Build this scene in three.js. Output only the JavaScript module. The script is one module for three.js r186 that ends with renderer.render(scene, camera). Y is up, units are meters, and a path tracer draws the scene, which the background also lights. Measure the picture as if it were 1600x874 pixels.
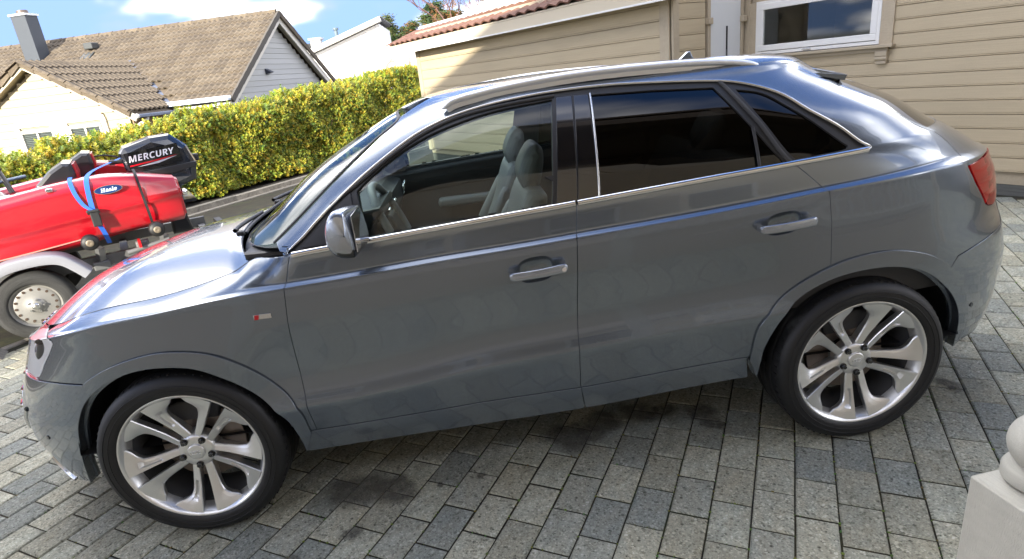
import * as THREE from 'three';
import { mergeGeometries } from 'three/addons/utils/BufferGeometryUtils.js';
import { RoundedBoxGeometry } from 'three/addons/geometries/RoundedBoxGeometry.js';
import { ImprovedNoise } from 'three/addons/math/ImprovedNoise.js';

const scene = new THREE.Scene();
// ---------------------------------------------------------------- camera, sun, sky, exposure
const camera = new THREE.PerspectiveCamera(50.32, 1600 / 874, .05, 600);
camera.position.set(-.1336, 1.5781, 2.8778);
camera.rotation.set(-.3368, -.0493, -.1125, 'YXZ');
const SUN = new THREE.Vector3(-.38, .30, .87).normalize();
const sun = new THREE.DirectionalLight(new THREE.Color(1, .93, .80), 2);
sun.position.copy(SUN).multiplyScalar(60); scene.add(sun, sun.target);
sun.castShadow = true; sun.shadow.mapSize.set(4096, 4096); sun.shadow.bias = -.0005;
Object.assign(sun.shadow.camera, { left: -40, right: 40, top: 40, bottom: -40, near: 1, far: 160 });
const EXPOSURE = 6.5, SKY_GAIN = .78;

// ---------------------------------------------------------------- helpers
let seed = 7;
const rnd = () => { seed = (seed * 1664525 + 1013904223) % 4294967296; return seed / 4294967296; };
const rr = (a, b) => a + (b - a) * rnd();
const noise = new ImprovedNoise();
const fbm = (x, y, z, o = 5) => { let s = 0, a = .5; for (let i = 0; i < o; i++) { s += a * noise.noise(x, y, z); x *= 2.03; y *= 2.03; z *= 2.03; a *= .5; } return s; };
{ // sky: blue air with torn cumulus, the same all round
  const w = 1536, h = 768, d = new Float32Array(w * h * 4);
  for (let j = 0; j < h; j++) for (let i = 0; i < w; i++) {
    const ph = (i + .5) / w * 2 * Math.PI - Math.PI, th = ((j + .5) / h - .5) * Math.PI;
    const y = Math.sin(th), x = Math.cos(th) * Math.cos(ph), z = Math.cos(th) * Math.sin(ph), k = (j * w + i) * 4;
    const e = Math.max(y, 0), t = Math.pow(1 - e, 5);
    let r = .030 + .032 * t, g = .076 + .042 * t, b = .205 + .04 * t;
    if (y > -.05) {
      const q = 1 / (e + .16), n = fbm(x * q * 1.15 + 31.7, z * q * 1.15 - 1.7, 4.2, 6) + .25 * fbm(x * q * .45 + 2, z * q * .45, 9.1, 3);
      const c = Math.min(1, Math.max(0, (n + .12) / .42)), cs = c * c * (3 - 2 * c);
      const lit = .24 + 2.35 * Math.min(1, Math.max(0, .42 + 2.4 * fbm(x * q * 1.15 + 31.9, z * q * 1.15 - 1.9, 4.6, 4)));
      r += (lit * .95 - r) * cs * .92; g += (lit * .92 - g) * cs * .92; b += (lit * .90 - b) * cs * .92;
    } else { const f = Math.min(1, (-.05 - y) * 4); r += (.16 - r) * f; g += (.16 - g) * f; b += (.15 - b) * f; }
    d[k] = r * SKY_GAIN; d[k + 1] = g * SKY_GAIN; d[k + 2] = b * SKY_GAIN; d[k + 3] = 1;
  }
  const sky = new THREE.DataTexture(d, w, h, THREE.RGBAFormat, THREE.FloatType);
  sky.mapping = THREE.EquirectangularReflectionMapping; sky.magFilter = sky.minFilter = THREE.LinearFilter; sky.needsUpdate = true;
  scene.background = sky; scene.environment = sky;
}
const used = new Map();
const numbered = n => { const k = used.get(n) || 0; used.set(n, k + 1); return k ? n + '_' + String(k).padStart(3, '0') : n; };
function tidy(g) {
  if (g.index) g = g.toNonIndexed();
  for (const k of Object.keys(g.attributes)) if (!['position', 'normal', 'uv', 'color'].includes(k)) g.deleteAttribute(k);
  if (!g.attributes.normal) g.computeVertexNormals();
  if (!g.attributes.uv) g.setAttribute('uv', new THREE.BufferAttribute(new Float32Array(g.attributes.position.count * 2), 2));
  return g;
}
const mg = list => { const l = list.flat(9).filter(Boolean).map(tidy); return l.length === 1 ? l[0] : mergeGeometries(l); };
function mesh(name, geo, mat, parent, label) {
  const m = new THREE.Mesh(Array.isArray(geo) ? mg(geo) : geo, mat);
  m.name = name; m.castShadow = m.receiveShadow = true; if (label) m.userData.label = label;
  parent.add(m); return m;
}
function thing(name, label, category, group, pos = [0, 0, 0], turn = 0) {
  const o = new THREE.Group(); o.name = numbered(name); o.position.set(...pos); o.rotation.y = turn;
  o.userData = { label, category }; if (group) o.userData.group = group; scene.add(o); return o;
}
function single(name, geo, mat, label, category, group) {
  const m = mesh(numbered(name), geo, mat, scene); m.userData = { label, category }; if (group) m.userData.group = group; return m;
}
function structure(name, geo, mat) { const m = mesh(numbered(name), geo, mat, scene); m.userData.kind = 'structure'; return m; }
function structureGroup(name) { const o = new THREE.Group(); o.name = numbered(name); o.userData.kind = 'structure'; scene.add(o); return o; }
const box = (w, h, d, x = 0, y = 0, z = 0, r = 0) => (r ? new RoundedBoxGeometry(w, h, d, 2, r) : new THREE.BoxGeometry(w, h, d)).translate(x, y, z);
const V = (x, y, z) => new THREE.Vector3(x, y, z);
const tube = (pts, r, n = 24, k = 8, closed = false) => new THREE.TubeGeometry(new THREE.CatmullRomCurve3(pts.map(p => V(...p)), closed, 'centripetal'), n, r, k, closed);
function rod(a, b, r, k = 10) { // straight round bar
  const A = V(...a), B = V(...b), L = A.distanceTo(B), g = new THREE.CylinderGeometry(r, r, L, k).translate(0, L / 2, 0);
  return g.applyQuaternion(new THREE.Quaternion().setFromUnitVectors(V(0, 1, 0), B.clone().sub(A).normalize())).translate(...a);
}
function bar(a, b, w, h, up = [0, 1, 0]) { // straight square bar
  const A = V(...a), B = V(...b), L = A.distanceTo(B), x = B.clone().sub(A).normalize(), y = V(...up).addScaledVector(x, -V(...up).dot(x)).normalize(), z = x.clone().cross(y);
  const g = new THREE.BoxGeometry(L, h, w).translate(L / 2, 0, 0); g.applyMatrix4(new THREE.Matrix4().makeBasis(x, y, z)); return g.translate(...a);
}
const lathe = (pts, seg = 48) => new THREE.LatheGeometry(pts.map(p => new THREE.Vector2(p[0], p[1])), seg);
function extrude(pts, depth, bevel = 0, steps = 1) {
  const s = new THREE.Shape(pts.map(p => new THREE.Vector2(p[0], p[1])));
  return new THREE.ExtrudeGeometry(s, { depth, bevelEnabled: bevel > 0, bevelSize: bevel, bevelThickness: bevel, bevelOffset: -bevel, bevelSegments: 2, steps, curveSegments: 12 });
}
const mirrorZ = g => { const m = g.clone().applyMatrix4(new THREE.Matrix4().makeScale(1, 1, -1)), idx = m.index; const a = idx ? idx.array : null;
  if (a) for (let i = 0; i < a.length; i += 3) { const t = a[i]; a[i] = a[i + 1]; a[i + 1] = t; }
  else for (const k of Object.keys(m.attributes)) { const q = m.attributes[k], s = q.itemSize; for (let i = 0; i < q.count; i += 3) for (let c = 0; c < s; c++) { const t = q.array[i * s + c]; q.array[i * s + c] = q.array[(i + 1) * s + c]; q.array[(i + 1) * s + c] = t; } }
  return m; };
// ---------------------------------------------------------------- textures and materials
function dataTex(w, h, f, srgb = true, rep = [1, 1]) {
  const d = new Uint8Array(w * h * 4);
  for (let j = 0; j < h; j++) for (let i = 0; i < w; i++) { const c = f(i / w, j / h, i, j), k = (j * w + i) * 4; for (let q = 0; q < 3; q++) d[k + q] = Math.max(0, Math.min(255, (Array.isArray(c) ? c[q] : c) * 255)); d[k + 3] = 255; }
  const t = new THREE.DataTexture(d, w, h); t.wrapS = t.wrapT = THREE.RepeatWrapping; t.magFilter = THREE.LinearFilter; t.minFilter = THREE.LinearMipmapLinearFilter; t.generateMipmaps = true;
  if (srgb) t.colorSpace = THREE.SRGBColorSpace; t.repeat.set(...rep); t.needsUpdate = true; return t;
}
// tiling noise on a torus
const tn = (u, v, f, s = 0, o = 4) => { const a = u * 2 * Math.PI, b = v * 2 * Math.PI, R = f / 6.283; return fbm(Math.cos(a) * R + s, Math.sin(a) * R + Math.cos(b) * R * 1.7 + s, Math.sin(b) * R * 1.7 - s, o); };
const std = (c, rough = .8, metal = 0, x = {}) => new THREE.MeshStandardMaterial({ color: Array.isArray(c) ? new THREE.Color().setRGB(...c) : new THREE.Color(c), roughness: rough, metalness: metal, ...x });
const phys = (c, x) => new THREE.MeshPhysicalMaterial({ color: Array.isArray(c) ? new THREE.Color().setRGB(...c) : new THREE.Color(c), ...x });
// ---------------------------------------------------------------- car body surface
// monotone-ish cubic through [x, y] knots
function curve(...k) {
  const n = k.length, m = k.map((p, i) => {
    if (i === 0) return (k[1][1] - k[0][1]) / (k[1][0] - k[0][0]);
    if (i === n - 1) return (k[n - 1][1] - k[n - 2][1]) / (k[n - 1][0] - k[n - 2][0]);
    const a = (k[i][1] - k[i - 1][1]) / (k[i][0] - k[i - 1][0]), b = (k[i + 1][1] - k[i][1]) / (k[i + 1][0] - k[i][0]);
    return a * b <= 0 ? 0 : 2 * a * b / (a + b);
  });
  return x => {
    if (x <= k[0][0]) return k[0][1] + m[0] * (x - k[0][0]);
    if (x >= k[n - 1][0]) return k[n - 1][1] + m[n - 1] * (x - k[n - 1][0]);
    let i = 0; while (x > k[i + 1][0]) i++;
    const h = k[i + 1][0] - k[i][0], t = (x - k[i][0]) / h, t2 = t * t, t3 = t2 * t;
    return (2 * t3 - 3 * t2 + 1) * k[i][1] + (t3 - 2 * t2 + t) * h * m[i] + (3 * t2 - 2 * t3) * k[i + 1][1] + (t3 - t2) * h * m[i + 1];
  };
}
const clamp = (x, a, b) => Math.min(b, Math.max(a, x)), lerp = (a, b, t) => a + (b - a) * t;
const smooth = (a, b, x) => { const t = clamp((x - a) / (b - a), 0, 1); return t * t * (3 - 2 * t); };
// height lines along the car (x: front axle -1.3015, rear axle +1.3015)
const lineSill = curve([-2.3, .13], [-1.85, .15], [-1.6, .19], [-.87, .264], [.19, .286], [.88, .316], [1.6, .24], [2.3, .20]);
const lineLow = curve([-2.3, .45], [-.75, .494], [-.43, .521], [-.17, .552], [.19, .573], [.79, .605], [1.5, .62], [2.3, .60]);
const lineTornado = curve([-2.2, .72], [-1.9, .80], [-1.62, .869], [-1.44, .905], [-1.26, .925], [-1.05, .946], [-.81, .958], [-.59, .967], [-.29, .983], [0, .994], [.2, 1.004], [.64, 1.026], [.88, 1.042], [1.09, 1.058], [1.35, 1.072], [1.6, 1.083], [2.3, 1.09]);
const lineBelt = curve([-2.3, .76], [-2.0, .80], [-1.75, .856], [-1.62, .896], [-1.49, .922], [-1.31, .942], [-1.03, 1.0], [-.92, 1.05], [-.78, 1.062], [-.2, 1.098], [.22, 1.121], [.8, 1.155], [1.28, 1.181], [1.6, 1.195], [2.3, 1.20]);
// how far the section stands in from the widest line, by level v (0 sill, 1 lower crease, 2 shoulder crease, 3 belt)
const sectLow = curve([0, -.078], [.25, -.058], [.5, -.044], [.75, -.031], [.93, -.021], [.975, -.0195], [1, -.0195], [1.04, -.0245], [1.1, -.0325], [1.17, -.0375], [1.26, -.039], [1.4, -.034], [1.57, -.023], [1.75, -.011], [1.9, -.005], [1.965, -.0025], [1.99, -.0025], [2.02, -.0045], [2.06, -.0105], [2.12, -.0185], [2.17, -.0225], [2.24, -.0245], [2.36, -.0265], [2.7, -.033], [3, -.043]);
const sectEnd = curve([0, -.078], [.5, -.046], [1, -.026], [1.3, -.018], [1.6, -.011], [1.9, -.005], [1.965, -.0025]); // the ends carry no lower crease
const edgeIn = curve([-2.4, -.02], [-2, -.03], [-1.7, -.055], [-1.4, -.085], [-1.1, -.095], [-.95, -.085], [-.82, -.01], [-.75, 0], [2.4, 0]);
const gY = curve([3, 1.12], [3.3, 1.165], [4, 1.30], [4.6, 1.405], [5, 1.468], [5.3, 1.503], [5.6, 1.528], [5.8, 1.542], [6, 1.552]);
const gW = curve([3, .862], [3.3, .848], [3.6, .825], [4, .786], [4.6, .718], [5, .665], [5.3, .634], [5.6, .535], [5.8, .36], [6, 0]);
const gFront = curve([3, -1.10], [4, -.78], [4.6, -.56], [5, -.42], [5.3, -.31], [5.6, -.14], [5.8, .05], [6, .3]);
const gFrontSpan = curve([3, .78], [4, .72], [5, .62], [5.6, .6], [6, .01]);
const lFront = curve([0, -2.19], [.3, -2.215], [.7, -2.245], [1, -2.24], [1.4, -2.19], [1.8, -2.11], [2, -2.07], [3, -2.02]);
const rear = curve([0, 2.16], [.5, 2.215], [1, 2.22], [1.3, 2.19], [1.55, 2.135], [1.8, 2.105], [2, 2.055], [2.5, 1.97], [3, 1.885], [3.3, 1.835], [4, 1.685], [4.6, 1.49], [5, 1.35], [5.3, 1.29], [5.6, 1.2], [5.8, 1.05], [6, .6]);
const rearSpan = curve([0, 1.2], [2, 1.1], [3, 1.02], [4, .85], [5, .62], [6, .1]);
const rearN = curve([0, 3.2], [2, 3.1], [3, 3], [6, 2.8]);
const levelY = (x, v) => {
  if (v > 3) { const s = clamp((v - 3) / 2, 0, 1); return gY(v) + (lineBelt(clamp(x, -.9, 2)) - 1.12) * (1 - s) * (1 - s); }
  if (v > 2) return lerp(lineTornado(x), lineBelt(x), v - 2);
  if (v > 1) return lerp(lineLow(x), lineTornado(x), v - 1);
  return lerp(lineSill(x), lineLow(x), v);
};
// u runs along the car (metres amidships), v up the section; up = true for the cabin
function bodyPoint(u, v, up = v > 3, out = 0) {
  if (up === false && u < -.5) v = Math.min(v, 3);
  const W0 = v > 3 ? gW(v) : .905;
  let x = u, k = 1;
  const fN = up ? 3.6 : 2.7, fE = up ? gFront(Math.max(v, 3)) : lFront(v), fS = up ? gFrontSpan(Math.max(v, 3)) : -1.0 - fE, fx = fE + fS;
  const rE = rear(v), rS = rearSpan(v), rx = rE - rS, rN = rearN(v);
  if (u < fx) { const f = Math.min(Math.PI / 2, (fx - u) / fS), s = Math.sin(f), c = Math.cos(f), r = Math.pow(s ** fN + Math.max(c, 0) ** fN, -1 / fN); x = fx - fS * r * s; k = r * c; }
  else if (u > rx) { const f = Math.min(Math.PI / 2, (u - rx) / rS), s = Math.sin(f), c = Math.cos(f), r = Math.pow(s ** rN + Math.max(c, 0) ** rN, -1 / rN); x = rx + rS * r * s; k = r * c; }
  let W = W0;
  if (v <= 3) W += (v < 1.965 ? lerp(sectLow(v), sectEnd(v), Math.max(smooth(-.84, -1.15, x), smooth(.86, 1.15, x))) : sectLow(v)) + (v > 2 ? edgeIn(x) * (v - 2) ** 1.6 : 0);
  const y = levelY(clamp(x, -2.3, 2.3), v);
  return [x, y, Math.max(0, W * k)];
}
function bodyNormal(u, v, up) {
  const e = .004, a = bodyPoint(u - e, v, up), b = bodyPoint(u + e, v, up), c = bodyPoint(u, v - e, up), d = bodyPoint(u, v + e, up);
  const p = [b[0] - a[0], b[1] - a[1], b[2] - a[2]], q = [d[0] - c[0], d[1] - c[1], d[2] - c[2]];
  const n = [p[1] * q[2] - p[2] * q[1], p[2] * q[0] - p[0] * q[2], p[0] * q[1] - p[1] * q[0]], l = Math.hypot(...n) || 1;
  return n.map(t => t / l);
}
// ---------------------------------------------------------------- car
const S = {
  low: { p: (u, v) => bodyPoint(u, v, false), n: (u, v) => bodyNormal(u, v, false) },
  cab: { p: (u, v) => bodyPoint(u, v, true), n: (u, v) => bodyNormal(u, Math.min(v, 5.985), true) },
  uni: { p: (u, v) => bodyPoint(u, v), n: (u, v) => bodyNormal(u, v, v > 3) },
};
const GRID = [-.6, -.4, -.2, 0, .12, .25, .4, .5, .6, .7, .8, .88, .93, .96, .985, 1.01, 1.04, 1.07, 1.1, 1.15, 1.2, 1.28, 1.36, 1.45, 1.55, 1.65, 1.75, 1.85, 1.92, 1.965, 1.985, 2, 2.015, 2.03, 2.045, 2.06, 2.075, 2.09, 2.105, 2.12, 2.145, 2.17, 2.22, 2.28, 2.34, 2.45, 2.58, 2.7, 2.85, 3];
for (let v = 3.1; v < 6.05; v += .1) GRID.push(Math.min(6, v));
const hyp = (a, b) => Math.hypot(a[0] - b[0], a[1] - b[1], a[2] - b[2]);
// smooth curve through (u, v) points
const spl = (pts, n = 8) => { const c = new THREE.CatmullRomCurve3(pts.map(p => V(p[0], p[1], 0)), false, 'centripetal'); return c.getPoints(n * (pts.length - 1)).map(p => [p.x, p.y]); };
const area = o => { let a = 0; for (let i = 0; i < o.length; i++) { const p = o[i], q = o[(i + 1) % o.length]; a += p[0] * q[1] - q[0] * p[1]; } return a / 2; };
function scales(s, u, v) { const e = .004; return [hyp(s.p(u + e, v), s.p(u - e, v)) / (2 * e) || 1, hyp(s.p(u, v + e), s.p(u, v - e)) / (2 * e) || .3]; }
function dense(s, o, step = .025) {
  const r = [];
  for (let i = 0; i < o.length; i++) { const a = o[i], b = o[(i + 1) % o.length], n = Math.max(1, Math.ceil(hyp(s.p(...a), s.p(...b)) / step)); for (let k = 0; k < n; k++) r.push([lerp(a[0], b[0], k / n), lerp(a[1], b[1], k / n)]); }
  return r.filter((p, i) => { const q = r[(i + 1) % r.length]; return Math.abs(p[0] - q[0]) + Math.abs(p[1] - q[1]) > 1e-5; });
}
function inset(s, o, g) { // moves a counter-clockwise outline inwards by g metres
  return o.map((p, i) => {
    const a = o[(i + o.length - 1) % o.length], b = o[(i + 1) % o.length], [ku, kv] = scales(s, ...p);
    const t = (m, q) => { const x = (q[0] - m[0]) * ku, y = (q[1] - m[1]) * kv, l = Math.hypot(x, y) || 1; return [-y / l, x / l]; };
    const n1 = t(a, p), n2 = t(p, b), c = Math.max(.35, 1 + n1[0] * n2[0] + n1[1] * n2[1]);
    return [p[0] + (n1[0] + n2[0]) / c * g / ku, p[1] + (n1[1] + n2[1]) / c * g / kv];
  });
}
function clipHalf(o, ax, lim, sgn) {
  const r = [];
  for (let i = 0; i < o.length; i++) {
    const a = o[i], b = o[(i + 1) % o.length], da = (a[ax] - lim) * sgn, db = (b[ax] - lim) * sgn;
    if (da >= 0) r.push(a);
    if ((da >= 0) !== (db >= 0)) { const t = da / (da - db); r.push([a[0] + (b[0] - a[0]) * t, a[1] + (b[1] - a[1]) * t]); }
  }
  return r;
}
function splice(o, h) { // joins a clockwise hole to its outline
  let b = 1e9, bi, bj; o.forEach((p, i) => h.forEach((q, j) => { const d = (p[0] - q[0]) ** 2 + ((p[1] - q[1]) * .3) ** 2; if (d < b) { b = d; bi = i; bj = j; } }));
  return [...o.slice(0, bi + 1), ...h.slice(bj), ...h.slice(0, bj + 1), ...o.slice(bi)];
}
function rimStrip(s, o, off, thick, P, N, flip) {
  const rows = o.map((p, i) => {
    const a = o[(i + o.length - 1) % o.length], b = o[(i + 1) % o.length], n = s.n(...p), q = s.p(...p), A = s.p(...a), B = s.p(...b);
    let t = [B[0] - A[0], B[1] - A[1], B[2] - A[2]]; const l = Math.hypot(...t) || 1; t = t.map(x => x / l);
    let w = [t[1] * n[2] - t[2] * n[1], t[2] * n[0] - t[0] * n[2], t[0] * n[1] - t[1] * n[0]];
    if (flip) w = w.map(x => -x);
    const at = (e, d) => [0, 1, 2].map(k => q[k] + n[k] * (off - d) + w[k] * e), nn = [0, 1, 2].map(k => (n[k] + w[k]) * .707);
    return [[at(0, 0), n], [at(.0009, .0005), nn], [at(.0014, .002), w], [at(.0014, thick), w]];
  });
  for (let i = 0; i < rows.length; i++) { const a = rows[i], b = rows[(i + 1) % rows.length];
    for (let k = 0; k < 3; k++) for (const q of flip ? [a[k], b[k + 1], b[k], a[k], a[k + 1], b[k + 1]] : [a[k], a[k + 1], b[k + 1], a[k], b[k + 1], b[k]]) { P.push(...q[0]); N.push(...q[1]); } }
}
// a body panel: outline in (u, v) laid on a surface, with its own edge
function panel(s, outline, { off = 0, gap = .0022, thick = .02, du = .03, holes = [], rim = true, step = .02 } = {}) {
  let o = dense(s, area(outline) > 0 ? outline : outline.slice().reverse(), step);
  if (gap) o = inset(s, o, gap);
  const P = [], N = [], hs = holes.map(h => dense(s, area(h) < 0 ? h : h.slice().reverse(), .012));
  if (rim) { rimStrip(s, o, off, thick, P, N, false); for (const h of hs) rimStrip(s, h, off, thick, P, N, false); }
  let poly = o; for (const h of hs) poly = splice(poly, h);
  const put = p => { const n = s.n(...p), q = s.p(...p); P.push(q[0] + n[0] * off, q[1] + n[1] * off, q[2] + n[2] * off); N.push(...n); };
  let u0 = 1e9, u1 = -1e9, v0 = 1e9, v1 = -1e9; for (const p of poly) { u0 = Math.min(u0, p[0]); u1 = Math.max(u1, p[0]); v0 = Math.min(v0, p[1]); v1 = Math.max(v1, p[1]); }
  const grid = s.grid || GRID;
  for (let j = 0; j + 1 < grid.length; j++) {
    const a = grid[j], b = grid[j + 1]; if (b <= v0 || a >= v1) continue;
    const row = clipHalf(clipHalf(poly, 1, a, 1), 1, b, -1); if (row.length < 3) continue;
    for (let i = Math.floor(u0 / du); i * du < u1; i++) {
      const x0 = i * du, x1 = x0 + du, c = clipHalf(clipHalf(row, 0, x0, 1), 0, x1, -1); if (c.length < 3) continue;
      const ar = area(c); if (Math.abs(ar) < 1e-9) continue;
      if (Math.abs(ar - du * (b - a)) < 1e-7) { for (const q of [[x0, a], [x1, a], [x1, b], [x0, a], [x1, b], [x0, b]]) put(q); continue; }
      const cc = c.filter((p, k) => { const q = c[(k + 1) % c.length]; return Math.abs(p[0] - q[0]) + Math.abs(p[1] - q[1]) > 1e-7; }); if (cc.length < 3) continue;
      for (const t of THREE.ShapeUtils.triangulateShape(cc.map(p => new THREE.Vector2(p[0], p[1] * .3)), [])) { let [A, B, C] = t.map(k => cc[k]);
        if ((B[0] - A[0]) * (C[1] - A[1]) - (C[0] - A[0]) * (B[1] - A[1]) < 0) [B, C] = [C, B]; put(A); put(B); put(C); }
    }
  }
  const g = new THREE.BufferGeometry(); g.setAttribute('position', new THREE.Float32BufferAttribute(P, 3)); g.setAttribute('normal', new THREE.Float32BufferAttribute(N, 3)); return tidy(g);
}
// a moulding following a surface line: cross-section [across, out] pairs
function ribbon(s, line, sec, closed = false, step = .02) {
  let o = closed ? dense(s, line, step) : dense(s, line, step).filter(() => true);
  if (!closed) { const r = []; for (let i = 0; i + 1 < line.length; i++) { const a = line[i], b = line[i + 1], n = Math.max(1, Math.ceil(hyp(s.p(...a), s.p(...b)) / step)); for (let k = 0; k < n; k++) r.push([lerp(a[0], b[0], k / n), lerp(a[1], b[1], k / n)]); } r.push(line[line.length - 1]); o = r; }
  const m = o.length, rows = o.map((p, i) => {
    const A = s.p(...o[closed ? (i + m - 1) % m : Math.max(0, i - 1)]), B = s.p(...o[closed ? (i + 1) % m : Math.min(m - 1, i + 1)]), n = s.n(...p), q = s.p(...p);
    let t = [B[0] - A[0], B[1] - A[1], B[2] - A[2]]; const l = Math.hypot(...t) || 1; t = t.map(x => x / l);
    const w = [n[1] * t[2] - n[2] * t[1], n[2] * t[0] - n[0] * t[2], n[0] * t[1] - n[1] * t[0]];
    return sec.map(([a, d]) => [0, 1, 2].map(k => q[k] + w[k] * a + n[k] * d));
  });
  const P = [], I = []; rows.forEach(r => r.forEach(q => P.push(...q)));
  const k = sec.length; for (let i = 0; i < (closed ? m : m - 1); i++) for (let j = 0; j + 1 < k; j++) { const a = i * k + j, b = ((i + 1) % m) * k + j; I.push(a, b, b + 1, a, b + 1, a + 1); }
  const g = new THREE.BufferGeometry(); g.setAttribute('position', new THREE.Float32BufferAttribute(P, 3)); g.setIndex(I); g.computeVertexNormals(); return g;
}
const arcSec = (w, h, n = 8) => Array.from({ length: n + 1 }, (_, i) => { const a = Math.PI * i / n; return [-w / 2 * Math.cos(a), h * Math.sin(a)]; });
const both = g => mg([g, mirrorZ(tidy(g))]);

const M = {
  paint: phys([.185, .214, .248], { metalness: .76, roughness: .25, clearcoat: 1, clearcoatRoughness: .03 }),
  dark: std([.012, .012, .013], .75), black: std([.02, .02, .021], .5), gloss: phys([.006, .006, .007], { roughness: .12, clearcoat: 1, clearcoatRoughness: .03 }),
  rubber: std([.008, .008, .0085], .55), chrome: std([.78, .78, .77], .12, 1), satin: std([.62, .62, .60], .27, 1), rail: std([.80, .80, .79], .48, .8),
  alloy: phys([.78, .78, .77], { metalness: .9, roughness: .33, clearcoat: .5, clearcoatRoughness: .15 }), disc: std([.24, .20, .17], .45, .8),
  glass: phys([.80, .90, .86], { transmission: 1, thickness: 0, roughness: 0, ior: 1.52 }), privacy: phys([.016, .018, .017], { transmission: 1, thickness: 0, roughness: 0, ior: 1.52 }),
  screen: phys([.72, .82, .78], { transmission: 1, thickness: 0, roughness: 0, ior: 1.52 }),
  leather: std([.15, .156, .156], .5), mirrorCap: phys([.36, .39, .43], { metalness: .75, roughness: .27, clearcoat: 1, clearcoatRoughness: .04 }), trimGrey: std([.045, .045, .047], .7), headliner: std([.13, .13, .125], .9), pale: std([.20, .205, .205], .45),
  redLens: phys([.85, .012, .016], { transmission: .7, roughness: .04, thickness: 0, clearcoat: 1 }), redDeep: std([.55, .01, .014], .3), clearLens: phys([.95, .95, .95], { transmission: 1, thickness: 0, roughness: .02, ior: 1.5 }),
  lamp: std([.75, .75, .74], .15, 1), pale2: std([.55, .55, .54], .25, .3), red: std([.55, .01, .015], .4), white: std([.78, .78, .76], .4),
};
const car = thing('parked_car', 'dark grey compact estate car with silver roof rails parked on the paving', 'car');

// --- outlines in (u, v)
const archFo = spl([[-1.836, .385], [-1.767, .947], [-1.721, 1.258], [-1.614, 1.499], [-1.516, 1.604], [-1.371, 1.674], [-1.272, 1.678], [-1.136, 1.601], [-1.035, 1.454], [-.939, 1.225], [-.881, 1.0], [-.860, .426]], 6);
const archFi = spl([[-1.815, .10], [-1.74, .72], [-1.69, 1.11], [-1.605, 1.37], [-1.488, 1.512], [-1.352, 1.561], [-1.213, 1.512], [-1.108, 1.375], [-1.008, 1.162], [-.940, .90], [-.905, .32], [-.905, .0]], 6);
const archRo = spl([[.859, .335], [.897, .944], [1.03, 1.235], [1.196, 1.385], [1.351, 1.407], [1.504, 1.32], [1.629, 1.138], [1.724, .83], [1.764, .585], [1.777, .24]], 6);
const archRi = spl([[.900, .0], [.922, .609], [1.017, 1.08], [1.161, 1.244], [1.332, 1.27], [1.481, 1.194], [1.600, 1.006], [1.700, .66], [1.745, .16]], 6);
const dlo = spl([[-.772, 3.0], [-.721, 3.17], [-.649, 3.435], [-.52, 3.842], [-.395, 4.228], [-.261, 4.62], [-.135, 4.871], [.031, 5.07], [.205, 5.17], [.381, 5.18], [.508, 5.133], [.802, 4.949], [.892, 4.824], [.997, 4.562], [1.092, 4.1], [1.19, 3.648], [1.252, 3.22]], 5);
dlo.push([1.27, 3.1], [1.274, 3.03]);
const nEnd = v => { const e = lFront(v), s = -1 - e; return e + s - s * Math.PI / 2; };
const rEnd = v => { const e = rear(v), s = rearSpan(v); return e - s + s * Math.PI / 2; };
const cEnd = v => { const e = gFront(v), s = gFrontSpan(v); return e + s - s * Math.PI / 2; };
const ell = (u, v, a, b, n = 28) => Array.from({ length: n }, (_, i) => { const t = i / n * 2 * Math.PI, c = Math.cos(t), s = Math.sin(t); return [u + a * Math.sign(c) * Math.abs(c) ** .75, v + b * Math.sign(s) * Math.abs(s) ** .75]; });

const P = (name, s, o, opt = {}, mat = M.paint, par = car) => { const g = panel(s, o, opt), r = mesh(name, g, mat, par); const q = mesh(name, mirrorZ(g), mat, par); backing.push([s, o, opt.holes || []]); return [r, q]; };
const backing = [];
const hF = { u: .058, v: 1.79 }, hR = { u: .955, v: 1.80 };
const cupF = ell(hF.u - .006, hF.v + .005, .068, .115), cupR = ell(hR.u - .006, hR.v + .005, .068, .10);
const [doorF] = P('front_door', S.low, [...spl([[-.785, 2.98], [-.793, 2.74], [-.815, 2.03], [-.838, 1.65], [-.845, 1.155], [-.838, .47]], 5), [.185, .368], [.187, 1.06], [.200, 1.68], [.219, 2.98]], { holes: [cupF] });
const [doorR] = P('rear_door', S.low, [[.219, 2.98], [.200, 1.68], [.187, 1.06], [.185, .368], [.727, .368], [.861, .37], ...archRo.slice(1, 17), [1.144, 1.352], [1.13, 1.733], [1.112, 1.970], ...spl([[1.105, 2.02], [1.058, 2.45], [.998, 2.98]], 5)], { holes: [cupR] });
P('sill', S.low, [[-.862, .458], [.185, .360], [.200, -.03], [-.85, -.02], [-.90, -.01], [-.905, .30]]);
P('sill', S.low, [[.187, .360], [.727, .360], [.848, .363], [.868, 0], [.203, -.03]]);
const fenderTop = [[-.785, 2.98], [-.90, 2.99], [-1.035, 2.99], [-1.313, 2.99], [-1.502, 2.99], [-1.649, 2.99], [-1.76, 2.99]];
P('front_fender', S.low, [...fenderTop, ...spl([[-1.80, 2.6], [-1.745, 2.1], [-1.70, 1.94], [-1.72, 1.88], [-1.80, 1.72], [-1.868, 1.59]], 4), [-1.754, 1.56], [-1.62, 1.512], ...archFo.slice(18), [-.862, .462], ...spl([[-.838, .47], [-.845, 1.155], [-.838, 1.65], [-.815, 2.03], [-.793, 2.74]], 5)]);
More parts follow.
